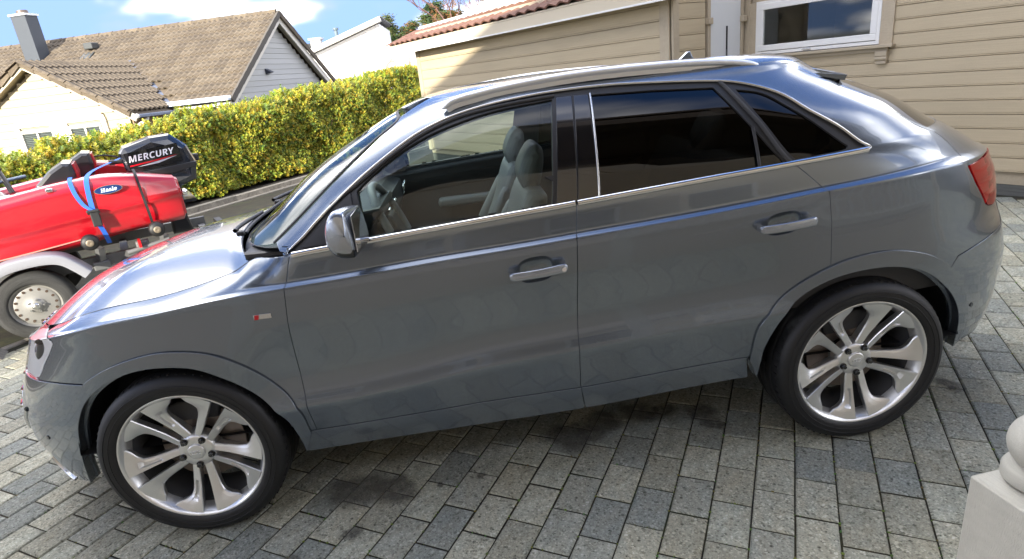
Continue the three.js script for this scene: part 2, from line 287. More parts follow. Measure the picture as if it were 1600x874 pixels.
for (const [o, i] of [[archFo, archFi], [archRo, archRi]]) {
  const g = panel(S.low, [...o, ...i.slice().reverse()], { off: .009, gap: .0015, thick: .05, du: .02 }); mesh('wheel_arch_trim', g, M.paint, car); mesh('wheel_arch_trim', mirrorZ(g), M.paint, car); backing.push([S.low, [...o, ...i.slice().reverse()], []]);
}
// rear quarter with the pillar over the windows, one pressing each side
const tailSeam = spl([[1.665, 1.957], [1.656, 2.124], [1.638, 2.458], [1.600, 2.883], [1.503, 3.456], [1.361, 4.181], [1.257, 4.579], [1.135, 4.984]], 5);
P('side_frame', S.uni, [...dlo.slice().reverse(), [-.80, 3.03], ...spl([[-.815, 3.16], [-.794, 3.219], [-.589, 3.889], [-.43, 4.508], [-.347, 4.923], [-.29, 5.2]], 5), [-.27, 5.35], [.3, 5.4], [1.05, 5.3], ...tailSeam.slice().reverse(),
  ...spl([[1.713, 1.803], [1.775, 1.66], [1.812, 1.583], [1.87, 1.556]], 4), [1.96, 1.595], [2.0, 1.62], [2.02, 1.37], [1.84, 1.335], [1.734, 1.287], [1.654, 1.235], ...archRo.slice(16, 37).reverse(), [1.144, 1.352], [1.13, 1.733], [1.112, 1.970], ...spl([[1.105, 2.02], [1.058, 2.45], [.998, 2.98]], 5), [1.0, 3.0], [1.274, 3.0]], { gap: .0015 });
// roof and pillars' cap
mesh('roof', both(panel(S.cab, [[-.268, 5.36], [-.36, 5.36], [-.40, 5.1], [cEnd(5.05), 5.05], [cEnd(5.5), 5.5], [.30, 5.97], [.55, 5.97], [rEnd(5.5), 5.5], [rEnd(5.2), 5.2], [1.08, 5.2], [1.04, 5.31], [.3, 5.41]], { du: .05, gap: .001 })), M.paint, car);
// bonnet
const hoodEnd = nEnd(3), hoodY = curve([-2.02, .797], [-1.95, .862], [-1.85, .915], [-1.6, .985], [-1.3, 1.035], [-1.12, 1.06], [-1.0, 1.068]);
S.hood = { p: (u, v) => { const t = clamp((u - hoodEnd) / (-.93 - hoodEnd), 0, 1), E = bodyPoint(u, 3, false), b = Math.abs(v), cx = -2.02 + .88 * Math.pow(t, 1.35); const w = b * b, yc = Math.max(hoodY(cx), E[1] + .0);
    return [cx + (E[0] - cx) * w, yc + (E[1] - yc) * Math.pow(b, 2.3), -E[2] * v]; },
  n: (u, v) => { const e = .004, q = S.hood.p, a = q(u - e, v), b = q(u + e, v), c = q(u, v - e), d = q(u, v + e), x = [b[0] - a[0], b[1] - a[1], b[2] - a[2]], y = [d[0] - c[0], d[1] - c[1], d[2] - c[2]]; const n = [x[1] * y[2] - x[2] * y[1], x[2] * y[0] - x[0] * y[2], x[0] * y[1] - x[1] * y[0]], l = Math.hypot(...n) || 1; return n.map(k => k / l * (n[1] < 0 ? -1 : 1)); },
  grid: Array.from({ length: 61 }, (_, i) => -1 + i / 30) };
{
  const pts = [];
  for (let i = 0; i <= 20; i++) pts.push([-.955 + .0 * i, -.995 + 1.99 * i / 20]);
  for (let u = -.98; u > hoodEnd + .03; u -= .03) pts.push([u, .995]);
  pts.push([hoodEnd + .02, .995], [hoodEnd + .02, -.995]);
  for (let u = hoodEnd + .05; u < -.955; u += .03) pts.push([u, -.995]);
  const g = panel(S.hood, pts.reverse(), { gap: .002, thick: .012, du: .025, rim: true });
  mesh('bonnet', g, M.paint, car);
}
// front bumper, lamps, grille
P('front_bumper', S.low, [[-1.754, 1.55], [-1.868, 1.575], [-2.0, 1.60], [-2.12, 1.62], [-2.2, 1.6], [-2.22, 1.0], [-2.26, .95], [nEnd(.9) + .02, .95], [nEnd(.1) + .02, .1], [-2.0, .02], [-1.85, .09], ...archFo.slice(0, 19)], { thick: .02 });
const headOut = spl([[-1.84, 2.9], [-1.805, 2.6], [-1.75, 2.1], [-1.706, 1.94], [-1.725, 1.885], [-1.80, 1.73], [-1.868, 1.6], [-1.95, 1.62], [-2.05, 1.66], [-2.18, 1.8], [-2.2, 1.95], [-2.1, 2.3], [-1.95, 2.85]], 4);
{
  const [l, r] = P('headlight', S.low, headOut, { off: .003, gap: .0025, thick: .02 }, M.clearLens);
  for (const [m, sg] of [[l, 1], [r, -1]]) {
    const back = panel(S.low, headOut, { off: -.05, gap: .008, rim: false }), rim = panel(S.low, headOut, { off: -.004, gap: .004, rim: false, holes: [spl([[-1.80, 2.05], [-1.775, 1.93], [-1.80, 1.84], [-1.85, 1.80], [-1.885, 1.88], [-1.87, 2.0], [-1.84, 2.1]], 4)] });
    mesh('reflector', sg > 0 ? back : mirrorZ(back), M.pale2, m); mesh('bezel', sg > 0 ? rim : mirrorZ(rim), M.white, m);
    for (const [u, v, R] of [[-1.83, 1.93, .03]]) { const q = S.low.p(u, v), n = S.low.n(u, v); const g = new THREE.SphereGeometry(R, 20, 12).scale(.6, 1, 1).rotateY(Math.atan2(n[2], -n[0])).translate(q[0] - n[0] * .04, q[1], q[2] - n[2] * .04); mesh('projector', sg > 0 ? g : mirrorZ(tidy(g)), M.lamp, m); }
  }
}
mesh('grille', both(panel(S.low, [[-2.24, 1.0], [-2.22, 1.6], [-2.2, 2.0], [-2.15, 2.6], [nEnd(2.9) + .02, 2.9], [nEnd(1.0) + .02, 1.0]], { off: -.03, gap: 0 })), M.gloss, car);
for (let k = 0; k < 9; k++) { const v = 1.08 + k * .2; const sl = ribbon(S.low, [[-2.25, v], [-2.4, v], [nEnd(v) - .02, v]], arcSec(.012, .01, 4)); mesh('grille_slat', sl, M.chrome, car); mesh('grille_slat', mirrorZ(sl), M.chrome, car); }
mesh('grille_surround', both(ribbon(S.low, [[-2.31, 1.0], [-2.30, 1.6], [-2.28, 2.1], [-2.26, 2.62], [-2.36, 2.84], [nEnd(2.9) + .03, 2.9]], arcSec(.02, .008))), M.satin, car);
mesh('nose_panel', both(panel(S.low, [[-1.955, 2.85], [-2.1, 2.32], [-2.19, 1.98], [-2.15, 2.62], [-2.3, 2.82], [nEnd(2.9) + .01, 2.88], [nEnd(2.98), 2.985], [-1.85, 2.985]], { gap: .001 })), M.paint, car);
// chin: bright corner blades and dark lower intake
for (const sg of [1, -1]) {
  const F = g => sg > 0 ? g : mirrorZ(tidy(g));
  mesh('bumper_blade', F(ribbon(S.low, spl([[-1.96, .045], [-2.02, .10], [-2.07, .22], [-2.10, .33]], 6), arcSec(.013, .009))), M.satin, car);
  mesh('bumper_blade', F(ribbon(S.low, spl([[-2.06, 1.16], [-2.10, 1.06], [-2.15, .92], [-2.20, .78]], 6), arcSec(.022, .008))), M.satin, car);
  const d = S.low.p(-1.925, .837), n = S.low.n(-1.925, .837); mesh('parking_sensor', F(new THREE.CylinderGeometry(.009, .009, .006, 16).rotateX(Math.PI / 2).rotateY(Math.atan2(n[0], n[2])).translate(...d)), M.gloss, car);
  const e = S.low.p(1.784, .66), m = S.low.n(1.784, .66); mesh('parking_sensor', F(new THREE.CylinderGeometry(.009, .009, .006, 16).rotateX(Math.PI / 2).rotateY(Math.atan2(m[0], m[2])).translate(...e)), M.gloss, car);
}
// tail
P('rear_bumper', S.low, [[1.656, 1.228], [1.734, 1.280], [1.84, 1.328], [2.0, 1.36], [rEnd(1.36) - .02, 1.36], [rEnd(.15) - .02, .15], [1.85, .2], [1.765, .2], ...archRo.slice(36).reverse()], { thick: .02 });
const tailOut = [...spl([[1.668, 1.965], [1.717, 1.805], [1.778, 1.66], [1.812, 1.585]], 4), ...spl([[1.87, 1.56], [1.95, 1.60], [2.02, 1.72], [2.03, 1.9], [1.98, 1.99]], 4), [1.83, 1.985]];
{
  const [l, r] = P('tail_light', S.low, tailOut, { off: .004, gap: .002, thick: .02 }, M.redLens);
  for (const [m, sg] of [[l, 1], [r, -1]]) {
    const F = g => sg > 0 ? g : mirrorZ(g); mesh('housing', F(panel(S.low, tailOut, { off: -.02, gap: .004, rim: false })), M.redDeep, m);
    for (const v of [1.66, 1.77, 1.88]) mesh('light_bar', F(tidy(ribbon(S.low, [[1.735 + (1.8 - v) * .35, v], [1.9, v + .01], [1.99, v + .015]], [[-.008, -.012], [-.006, -.006], [.006, -.006], [.008, -.012]]))), M.red, m);
  }
}
mesh('tailgate', both(panel(S.uni, [...tailSeam, [1.07, 5.19], [rEnd(5.18) - .01, 5.18], [rEnd(4.65) - .01, 4.65], [1.266, 4.62], [1.345, 4.3], [1.498, 3.55], [1.575, 3.22], [rEnd(3.2) - .01, 3.2], [rEnd(1.38) - .01, 1.38], [2.022, 1.365], [2.002, 1.62], [2.02, 1.66], [2.035, 1.72], [2.04, 1.91], [1.985, 2.0], [1.83, 1.995]])), M.paint, car);
mesh('rear_window', both(panel(S.uni, [[1.266, 4.62], [1.345, 4.3], [1.498, 3.55], [1.575, 3.22], [rEnd(3.2) - .01, 3.2], [rEnd(4.65) - .01, 4.65]], { off: -.002, gap: .001 })), M.gloss, car);
{ // roof spoiler, cut as a wing
  const top = [[1.03, 1.488], [1.17, 1.484], [1.27, 1.466], [1.345, 1.446]], bot = [[1.345, 1.436], [1.335, 1.415], [1.24, 1.44], [1.06, 1.462]];
  const sh = [...top, ...bot], n = sh.length, zs = [-.575, -.56, -.3, 0, .3, .56, .575], Q = [], I = [];
  zs.forEach(z => { const a = Math.abs(z) > .57 ? .92 : 1, up = .03 * (1 - (z / .58) ** 2), fx = .05 * (1 - (z / .58) ** 2); sh.forEach(([x, y], j) => Q.push(1.2 + (x - 1.2) * a + fx * .6, 1.438 + (y - 1.45) * a + up, z * (Math.abs(z) > .5 ? (j < 4 ? .90 : 1.05) : 1))); });
  for (let i = 0; i + 1 < zs.length; i++) for (let j = 0; j < n; j++) { const a = i * n + j, b = i * n + (j + 1) % n; I.push(a, a + n, b, b, a + n, b + n); }
  for (let j = 1; j + 1 < n; j++) { I.push(0, j, j + 1); const o = (zs.length - 1) * n; I.push(o, o + j + 1, o + j); }
  let g = new THREE.BufferGeometry(); g.setAttribute('position', new THREE.Float32BufferAttribute(Q, 3)); g.setIndex(I); g = g.toNonIndexed(); g.computeVertexNormals(); mesh('roof_spoiler', g, M.paint, car);
}
// backing behind every gap
mesh('inner_shell', backing.map(([s, o, h]) => { const g = panel(s, o, { off: -.024, gap: -.007, rim: false, holes: h.map(q => q.map(p => p)), du: .06, step: .03 }); return both(g); }), M.paint, car);
// --- glass
const glassFo = [...spl([[-.511, 3.77], [-.453, 3.976], [-.328, 4.351], [-.179, 4.668], [-.005, 4.884], [.192, 4.985]], 6), [.136, 3.05], [-.23, 3.06], [-.515, 3.06]];
const glassRo = [[.333, 4.99], [.556, 4.93], [.779, 4.833], [.878, 3.935], [.958, 3.22], [.965, 3.06], [.651, 3.05], [.303, 3.05]];
const quarterO = [...spl([[.853, 4.74], [.929, 4.638], [1.021, 4.272], [1.147, 3.595], [1.20, 3.25]], 6), [1.195, 3.16], [1.17, 3.13], [1.006, 3.1]];
const glassG = (o, opt) => panel(S.cab, o, { gap: -.006, rim: false, off: -.010, ...opt });
for (const sg of [1, -1]) {
  const F = g => sg > 0 ? g : mirrorZ(tidy(g));
  mesh('front_window', F(glassG(glassFo)), M.glass, car); mesh('rear_side_window', F(glassG(glassRo)), M.privacy, car); mesh('quarter_window', F(glassG(quarterO)), M.privacy, car);
  mesh('window_surround', F(panel(S.cab, [...dlo.filter(p => p[1] > 3.04), [1.0, 3.005], [.218, 3.005], [-.772, 3.005]], { holes: [glassFo, glassRo, quarterO], off: -.003, gap: .001, thick: .012 })), M.black, car);
  mesh('pillar_cover', F(panel(S.cab, [[.206, 5.0], [.262, 5.0], [.221, 3.03], [.148, 3.03]], { off: .0005, gap: .001, thick: .006 })), M.gloss, car);
  mesh('pillar_cover', F(panel(S.cab, [[.270, 5.0], [.322, 4.985], [.296, 3.03], [.225, 3.03]], { off: .0005, gap: .001, thick: .006 })), M.gloss, car);
  mesh('mirror_triangle', F(panel(S.cab, [[-.53, 3.76], [-.60, 3.5], [-.66, 3.3], [-.72, 3.05], [-.535, 3.05]], { off: .001, gap: .001, thick: .006 })), M.black, car);
  const seal = arcSec(.008, .005, 5);
  mesh('window_seal', F(ribbon(S.cab, spl([[-.60, 3.62], [-.5, 3.87], [-.375, 4.25], [-.235, 4.63], [-.11, 4.85], [.04, 4.98], [.2, 5.05]], 6), arcSec(.012, .006, 5))), M.trimGrey, car);
  mesh('window_seal', F(ribbon(S.cab, [[.33, 5.0], [.300, 3.04]], seal)), M.satin, car);
  mesh('window_divider', F(ribbon(S.cab, [[.877, 3.93], [.874, 3.05]], arcSec(.012, .004, 5))), M.black, car);
  mesh('pillar_moulding', F(ribbon(S.cab, [[.805, 4.93], [.905, 3.98], [.985, 3.06]], arcSec(.016, .006, 6))), M.trimGrey, car);
  const ch = arcSec(.011, .007, 8);
  mesh('chrome_strip', F(ribbon(S.cab, [...dlo, [1.268, 3.0], [1.255, 2.985]], ch)), M.chrome, car);
  mesh('chrome_strip', F(ribbon(S.uni, [[-.775, 2.99], [-.4, 2.99], [.214, 2.99]], arcSec(.022, .009, 8))), M.chrome, car);
  mesh('chrome_strip', F(ribbon(S.uni, [[.223, 2.99], [.6, 2.99], [1.0, 2.99], [1.264, 2.985]], arcSec(.022, .009, 8))), M.chrome, car);
  // roof rail
  const rp = [[-.205, 1.474, .640], [-.165, 1.494, .637], [-.069, 1.511, .632], [.083, 1.527, .627], [.288, 1.538, .623], [.536, 1.538, .620], [.75, 1.530, .617], [.86, 1.520, .614], [.935, 1.507, .611], [1.01, 1.483, .606]];
  const c = new THREE.CatmullRomCurve3(rp.map(q => V(...q))), n = 60, k = 12, Q = [], I = [];
  for (let i = 0; i <= n; i++) { const t = i / n, q = c.getPoint(t), e = Math.min(1, Math.min(t, 1 - t) / .06) ** .6, w = .019 * (.25 + .75 * e), h = .013 * (.2 + .8 * e); for (let j = 0; j < k; j++) { const a = j / k * 2 * Math.PI; Q.push(q.x, q.y + h * Math.sin(a), q.z + w * Math.cos(a)); } }
  for (let i = 0; i < n; i++) for (let j = 0; j < k; j++) { const a = i * k + j, b = i * k + (j + 1) % k; I.push(a, b, a + k, b, b + k, a + k); }
  const rg = new THREE.BufferGeometry(); rg.setAttribute('position', new THREE.Float32BufferAttribute(Q, 3)); rg.setIndex(I); rg.computeVertexNormals();
  const web = []; for (let i = 3; i < n - 2; i++) { const a = c.getPoint(i / n), b = c.getPoint((i + 1) / n); web.push(bar([a.x, a.y - .016, a.z - .004], [b.x, b.y - .016, b.z - .004], .02, .024)); }
  mesh('roof_rail', F(mg([rg, ...web])), M.rail, car);
  // door handles
  for (const [h, cup, door] of [[hF, cupF, 0], [hR, cupR, 1]]) {
    const q = S.low.p(h.u, h.v), tilt = .055, grp = new THREE.Group(); grp.name = 'door_handle'; car.add(grp);
    const L = .205, Q = [], I = [], N = 26, K = 10;
    for (let i = 0; i <= N; i++) { const t = i / N, x = (t - .5) * L, e = Math.min(1, Math.min(t, 1 - t) / .05) ** .5, out = .030 + .010 * Math.sin(Math.PI * t), hh = (.0155 + .002 * t) * (.45 + .55 * e), dd = .008 * (.4 + .6 * e); for (let j = 0; j < K; j++) { const a = j / K * 2 * Math.PI, ca = Math.cos(a), sa = Math.sin(a); Q.push(q[0] + x, q[1] + x * tilt + hh * Math.sign(sa) * Math.abs(sa) ** .6, q[2] + out + dd * Math.sign(ca) * Math.abs(ca) ** .6); } }
    for (let i = 0; i < N; i++) for (let j = 0; j < K; j++) { const a = i * K + j, b = i * K + (j + 1) % K; I.push(a, b, a + K, b, b + K, a + K); }
    const hg = new THREE.BufferGeometry(); hg.setAttribute('position', new THREE.Float32BufferAttribute(Q, 3)); hg.setIndex(I); hg.computeVertexNormals();
    const mount = x => box(.024, .022, .034, q[0] + x, q[1] + x * tilt, q[2] + .012, .006);
    mesh('grip', F(mg([hg, mount(-.09), mount(.09)])), M.mirrorCap, grp);  // lighter than the body paint, in place of the grip's bright reflection
    if (!door) { const lk = new THREE.CylinderGeometry(.008, .009, .008, 20).rotateX(Math.PI / 2).translate(q[0] + .088, q[1] + .088 * tilt, q[2] + .042); mesh('lock', F(lk), M.chrome, grp); }
    // bowl behind the grip
    const B = [], BI = [], rows = 7; for (let r = 0; r <= rows; r++) { const f = r / rows; for (const p of cup) { const w = S.low.p(lerp(h.u - .006, p[0], Math.cos(f * Math.PI / 2 * .98)), lerp(h.v + .005, p[1], Math.cos(f * Math.PI / 2 * .98))); B.push(w[0], w[1], w[2] - .002 - .034 * Math.sin(f * Math.PI / 2)); } }
    const cl = cup.length; for (let r = 0; r < rows; r++) for (let j = 0; j < cl; j++) { const a = r * cl + j, b = r * cl + (j + 1) % cl; BI.push(a, b, a + cl, b, b + cl, a + cl); }
    const bg = new THREE.BufferGeometry(); bg.setAttribute('position', new THREE.Float32BufferAttribute(B, 3)); bg.setIndex(BI); bg.computeVertexNormals(); mesh('recess', F(bg), M.paint, grp);
  }
  // door mirror
  {
    const grp = new THREE.Group(); grp.name = 'door_mirror'; car.add(grp);
    const prof = []; for (let i = 0; i < 28; i++) { const a = i / 28 * 2 * Math.PI, c2 = Math.cos(a), s2 = Math.sin(a); prof.push([c2 > 0 ? .034 * Math.abs(c2) ** .35 : -.050 * Math.abs(c2) ** .95, .077 * Math.sign(s2) * Math.abs(s2) ** .92]); }
    const Q = [], zs = []; for (let i = 0; i <= 22; i++) zs.push(i / 22); const I = [], K = prof.length;
    zs.forEach(t => { const z = .885 + .205 * t, e = t < .8 ? .86 + .14 * Math.sin(t / .8 * Math.PI / 2) : Math.sqrt(Math.max(.0004, 1 - ((t - .8) / .2) ** 2.4)) ** .8; prof.forEach(([x0, y]) => { const x = x0 * (1 - .22 * y / .077); Q.push(-.545 + x * e + .018 * (1 - e) - .02 * t + .01, 1.158 + y * e - x * .12 * e - .012 * (1 - t), z); }); });
    for (let i = 0; i < zs.length - 1; i++) for (let j = 0; j < K; j++) { const a = i * K + j, b = i * K + (j + 1) % K; I.push(a, b, a + K, b, b + K, a + K); }
    const top = [], low = []; for (let i = 0; i < I.length; i += 3) { const y = (Q[I[i] * 3 + 1] + Q[I[i + 1] * 3 + 1] + Q[I[i + 2] * 3 + 1]) / 3; (y < 1.106 ? low : top).push(I[i], I[i + 1], I[i + 2]); }
    const mk = ix => { const g = new THREE.BufferGeometry(); g.setAttribute('position', new THREE.Float32BufferAttribute(Q, 3)); g.setIndex(I); g.computeVertexNormals(); g.setIndex(ix); return tidy(g); };
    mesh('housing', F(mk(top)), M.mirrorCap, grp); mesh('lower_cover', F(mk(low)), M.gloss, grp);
    mesh('mirror_glass', F(box(.003, .115, .16, -.512, 1.155, .985, .001)), M.chrome, grp);
    mesh('stalk', F(bar([-.60, 1.105, .83], [-.55, 1.12, .91], .05, .035)), M.black, grp);
  }
}
mesh('windscreen', both(panel(S.cab, [...spl([[-.825, 3.15], [-.805, 3.22], [-.60, 3.889], [-.441, 4.508], [-.36, 4.9]], 5), [-.42, 5.0], [cEnd(5.02) + .01, 5.02], [cEnd(4) + .005, 4], [cEnd(3.08) + .005, 3.08], [-.95, 3.08]], { off: -.004, gap: .002, thick: .006, du: .04 })), M.screen, car);
mesh('screen_seal', both(ribbon(S.cab, spl([[-.825, 3.15], [-.805, 3.22], [-.60, 3.889], [-.441, 4.508], [-.36, 4.9], [-.42, 5.0]], 5), arcSec(.014, .004, 5))), M.black, car);
{ // cowl, wipers
  const Q = [], I = [], n = 24; for (let i = 0; i <= n; i++) { const b = -1 + 2 * i / n, h = S.hood.p(-.95, b), w = bodyPoint(lerp(cEnd(3.02), -.82, Math.abs(b) ** .9), 3.06, true); Q.push(h[0] + .005, h[1] - .035, h[2], lerp(h[0], w[0], .5), h[1] - .05, h[2], w[0] + .01, w[1] + .005, w[2] * Math.sign(b || 1)); }
  for (let i = 0; i < n; i++) for (let j = 0; j < 2; j++) { const a = i * 3 + j; I.push(a, a + 1, a + 3, a + 1, a + 4, a + 3); }
  const g = new THREE.BufferGeometry(); g.setAttribute('position', new THREE.Float32BufferAttribute(Q, 3)); g.setIndex(I); g.computeVertexNormals(); mesh('cowl', g, M.black, car);
  for (const [z0, z1] of [[.52, -.06], [-.12, -.62]]) {
    const A = bodyPoint(-.86, 3.08, true), at = (z, v) => { let b = 1e9, r; for (let u = -.80; u > cEnd(v); u -= .01) { const q = bodyPoint(u, v, true), d = Math.abs(q[2] - Math.abs(z)); if (d < b) { b = d; r = [q[0], q[1], z]; } } return r; };
    const arm = [], bl = []; for (let i = 0; i <= 8; i++) { const z = lerp(z0, z1, i / 8), q = at(z, 3.10 + .05 * i / 8); bl.push([q[0] - .008, q[1] + .012, z]); if (i < 6) arm.push([q[0] - .02 - .02 * (1 - i / 5), q[1] + .03 - .012 * i / 5, z + .02]); }
    const wp = new THREE.Group(); wp.name = 'wiper'; car.add(wp); mesh('blade', tube(bl, .007, 20, 6), M.black, wp); mesh('arm', [tube(arm, .009, 16, 6), box(.03, .02, .03, arm[0][0] + .02, arm[0][1] - .012, arm[0][2], .008)], M.black, wp);
  }
}
// aerial fin
{ const g = extrude([[0, 0], [.045, .026], [.075, .05], [.088, .053], [.10, .026], [.125, 0]], .016, .006); mesh('aerial', g.translate(.86, 1.52, -.009), M.paint, car); }
// fender badge: red slash and chrome plate
{ const q = S.low.p(-.912, 1.815); const g = box(.062, .018, .004, q[0], q[1], q[2] + .002, .0015); g.rotateZ(0); mesh('badge', g, M.satin, car); mesh('badge_mark', extrude([[0, 0], [.014, 0], [.018, .016], [.004, .016]], .003, 0).translate(q[0] - .028, q[1] - .008, q[2] + .0045), M.red, car, 'small red slanted mark on the silver badge'); }
// --- wheels
function makeWheel() {
  const w = new THREE.Group(); w.name = 'wheel';
  const tyre = lathe([[.258, -.012], [.266, .001], [.278, .007], [.300, .010], [.318, .006], [.332, -.006], [.3395, -.022], [.3425, -.045], [.343, -.062], [.336, -.063], [.336, -.070], [.343, -.071], [.343, -.110], [.336, -.111], [.336, -.120], [.343, -.121], [.343, -.16], [.336, -.161], [.336, -.169], [.343, -.17], [.3425, -.205], [.335, -.232], [.30, -.252], [.258, -.24]], 96);
  const ribs = [.306, .288].map(r => new THREE.TorusGeometry(r, .0018, 6, 96).rotateX(Math.PI / 2).translate(0, r > .3 ? .0095 : .0092, 0));
  const blocks = []; for (let i = 0; i < 72; i++) { const a = i / 72 * 2 * Math.PI; blocks.push(box(.010, .03, .006, .3375, -.035, 0).rotateY(a)); }
  mesh('tyre', mg([tyre, ...ribs, ...blocks]).rotateX(Math.PI / 2), M.rubber, w);
  mesh('barrel', lathe([[.240, -.235], [.228, -.2], [.228, -.09], [.234, -.055]], 96).rotateX(Math.PI / 2), M.trimGrey, w);
  const lip = lathe([[.234, -.055], [.240, -.032], [.247, -.016], [.2525, -.008], [.2575, -.0035], [.262, -.001], [.2655, -.0035], [.266, -.012], [.258, -.02]], 96).rotateX(Math.PI / 2);
  const hub = lathe([[0, -.046], [.036, -.046], [.040, -.043], [.058, -.0455], [.066, -.05], [.074, -.062], [.082, -.09], [.06, -.11], [0, -.11]], 60).rotateX(Math.PI / 2);
  const parts = [lip, hub];
  const prof = curve([.05, -.050], [.075, -.0475], [.11, -.043], [.15, -.034], [.19, -.0225], [.22, -.0135], [.245, -.007], [.256, -.004]);
  const e1 = curve([.05, .0100], [.08, .0118], [.13, .0155], [.19, .0205], [.235, .024], [.256, .0255]), wd = curve([.05, .020], [.08, .027], [.12, .0305], [.16, .0345], [.19, .043], [.21, .062], [.226, .086], [.256, .115]);
  for (let k = 0; k < 5; k++) for (const sd of [1, -1]) {
    const base = -Math.PI / 2 + k * 2 * Math.PI / 5, Q = [], I = [], N = 30, pocket = sd < 0;
    for (let i = 0; i <= N; i++) {
      const r = lerp(.05, .252, i / N), a = e1(r), b = a + wd(r), z = prof(r), gr = pocket ? .010 * smooth(.128, .142, r) * (1 - smooth(.196, .212, r)) : 0, m0 = lerp(a, b, .30), m1 = lerp(a, b, .36), m2 = lerp(a, b, .66), m3 = lerp(a, b, .72), dep = lerp(.045, .03, i / N), sl = .006 + .007 * smooth(.1, .2, r);
      for (const [t, d] of [[a + .004, z - dep], [a, z - .003], [a + .002, z], [m0, z - sl * .2], [m1, z - gr - sl * .25], [m2, z - gr - sl * .6], [m3, z - sl * .65], [b - .003, z - sl], [b, z - sl - .004], [b - .004, z - dep - .004]]) {
        const tt = t * sd, rad = Math.sqrt(Math.max(0, r * r - Math.min(tt * tt, r * r * .9))); const ca = Math.cos(base), sa = Math.sin(base); Q.push(ca * rad - sa * tt, sa * rad + ca * tt, d);
      }
    }
    const n = 10; for (let i = 0; i < N; i++) for (let j = 0; j + 1 < n; j++) { const p = i * n + j; if (sd > 0) I.push(p, p + n, p + 1, p + 1, p + n, p + n + 1); else I.push(p, p + 1, p + n, p + 1, p + n + 1, p + n); }
    let g = new THREE.BufferGeometry(); g.setAttribute('position', new THREE.Float32BufferAttribute(Q, 3)); g.setIndex(I); g = g.toNonIndexed(); g.computeVertexNormals(); parts.push(g);
  }
  mesh('rim', mg(parts), M.alloy, w);
  for (let k = 0; k < 5; k++) { const a = -Math.PI / 2 + k * 2 * Math.PI / 5, x = .056 * Math.cos(a), y = .056 * Math.sin(a);
    mesh('wheel_bolt', [new THREE.CylinderGeometry(.0135, .0135, .004, 20).rotateX(Math.PI / 2).translate(x, y, -.0425), new THREE.CylinderGeometry(.0085, .0095, .014, 6).rotateX(Math.PI / 2).translate(x, y, -.036)], M.gloss, w); }
  const cap = mesh('centre_cap', lathe([[0, -.036], [.026, -.037], [.0305, -.039], [.0325, -.043], [.033, -.05]], 40).rotateX(Math.PI / 2), M.alloy, w);
  for (let i = 0; i < 4; i++) mesh('ring_emblem', new THREE.TorusGeometry(.0062, .0011, 8, 24).translate(-.0132 + i * .0088, 0, -.0352), M.chrome, w);
  mesh('brake_disc', lathe([[.07, -.120], [.158, -.120], [.160, -.124], [.160, -.146], [.07, -.146]], 60).rotateX(Math.PI / 2), M.disc, w);
  mesh('brake_caliper', extrude([[-.09, .105], [.09, .105], [.11, .165], [.05, .188], [-.05, .188], [-.11, .165]], .06, .008).translate(0, 0, -.165), M.trimGrey, w);
  return w;
}
{
  const proto = makeWheel();
  for (const [x, sg, rot, cal] of [[-1.3015, 1, .0, 1], [1.3015, 1, .10, 1], [-1.3015, -1, .4, 1], [1.3015, -1, .9, 1]]) {
    const w = x === -1.3015 && sg === 1 ? proto : proto.clone(); car.add(w); w.position.set(x, .3435, sg * .895); w.rotation.set(0, sg > 0 ? 0 : Math.PI, rot * sg);
    w.name = 'wheel';
  }
  for (const x of [-1.33, 1.345]) for (const sg of [1, -1]) {
    const g = new THREE.CylinderGeometry(.432, .432, .27, 48, 1, true, 0, Math.PI * 2).rotateX(Math.PI / 2).translate(x, .305, sg * .66), e = new THREE.CircleGeometry(.435, 40).translate(x, .305, sg * .53); { const c = e.attributes.position; for (let i = 0; i < c.count; i++) if (c.getY(i) < .36) c.setY(i, .36); }
    const pos = g.attributes.position; for (let i = 0; i < pos.count; i++) if (pos.getY(i) < .36) pos.setY(i, .36); g.computeVertexNormals(); mesh('wheel_well', [g, e], M.dark, car);
  }
}
mesh('underbody', [box(1.72, .10, 1.60, 0, .39, 0), box(1.74, .16, 1.30, 0, .29, 0), box(3.7, .14, .96, 0, .30, 0)], M.dark, car);
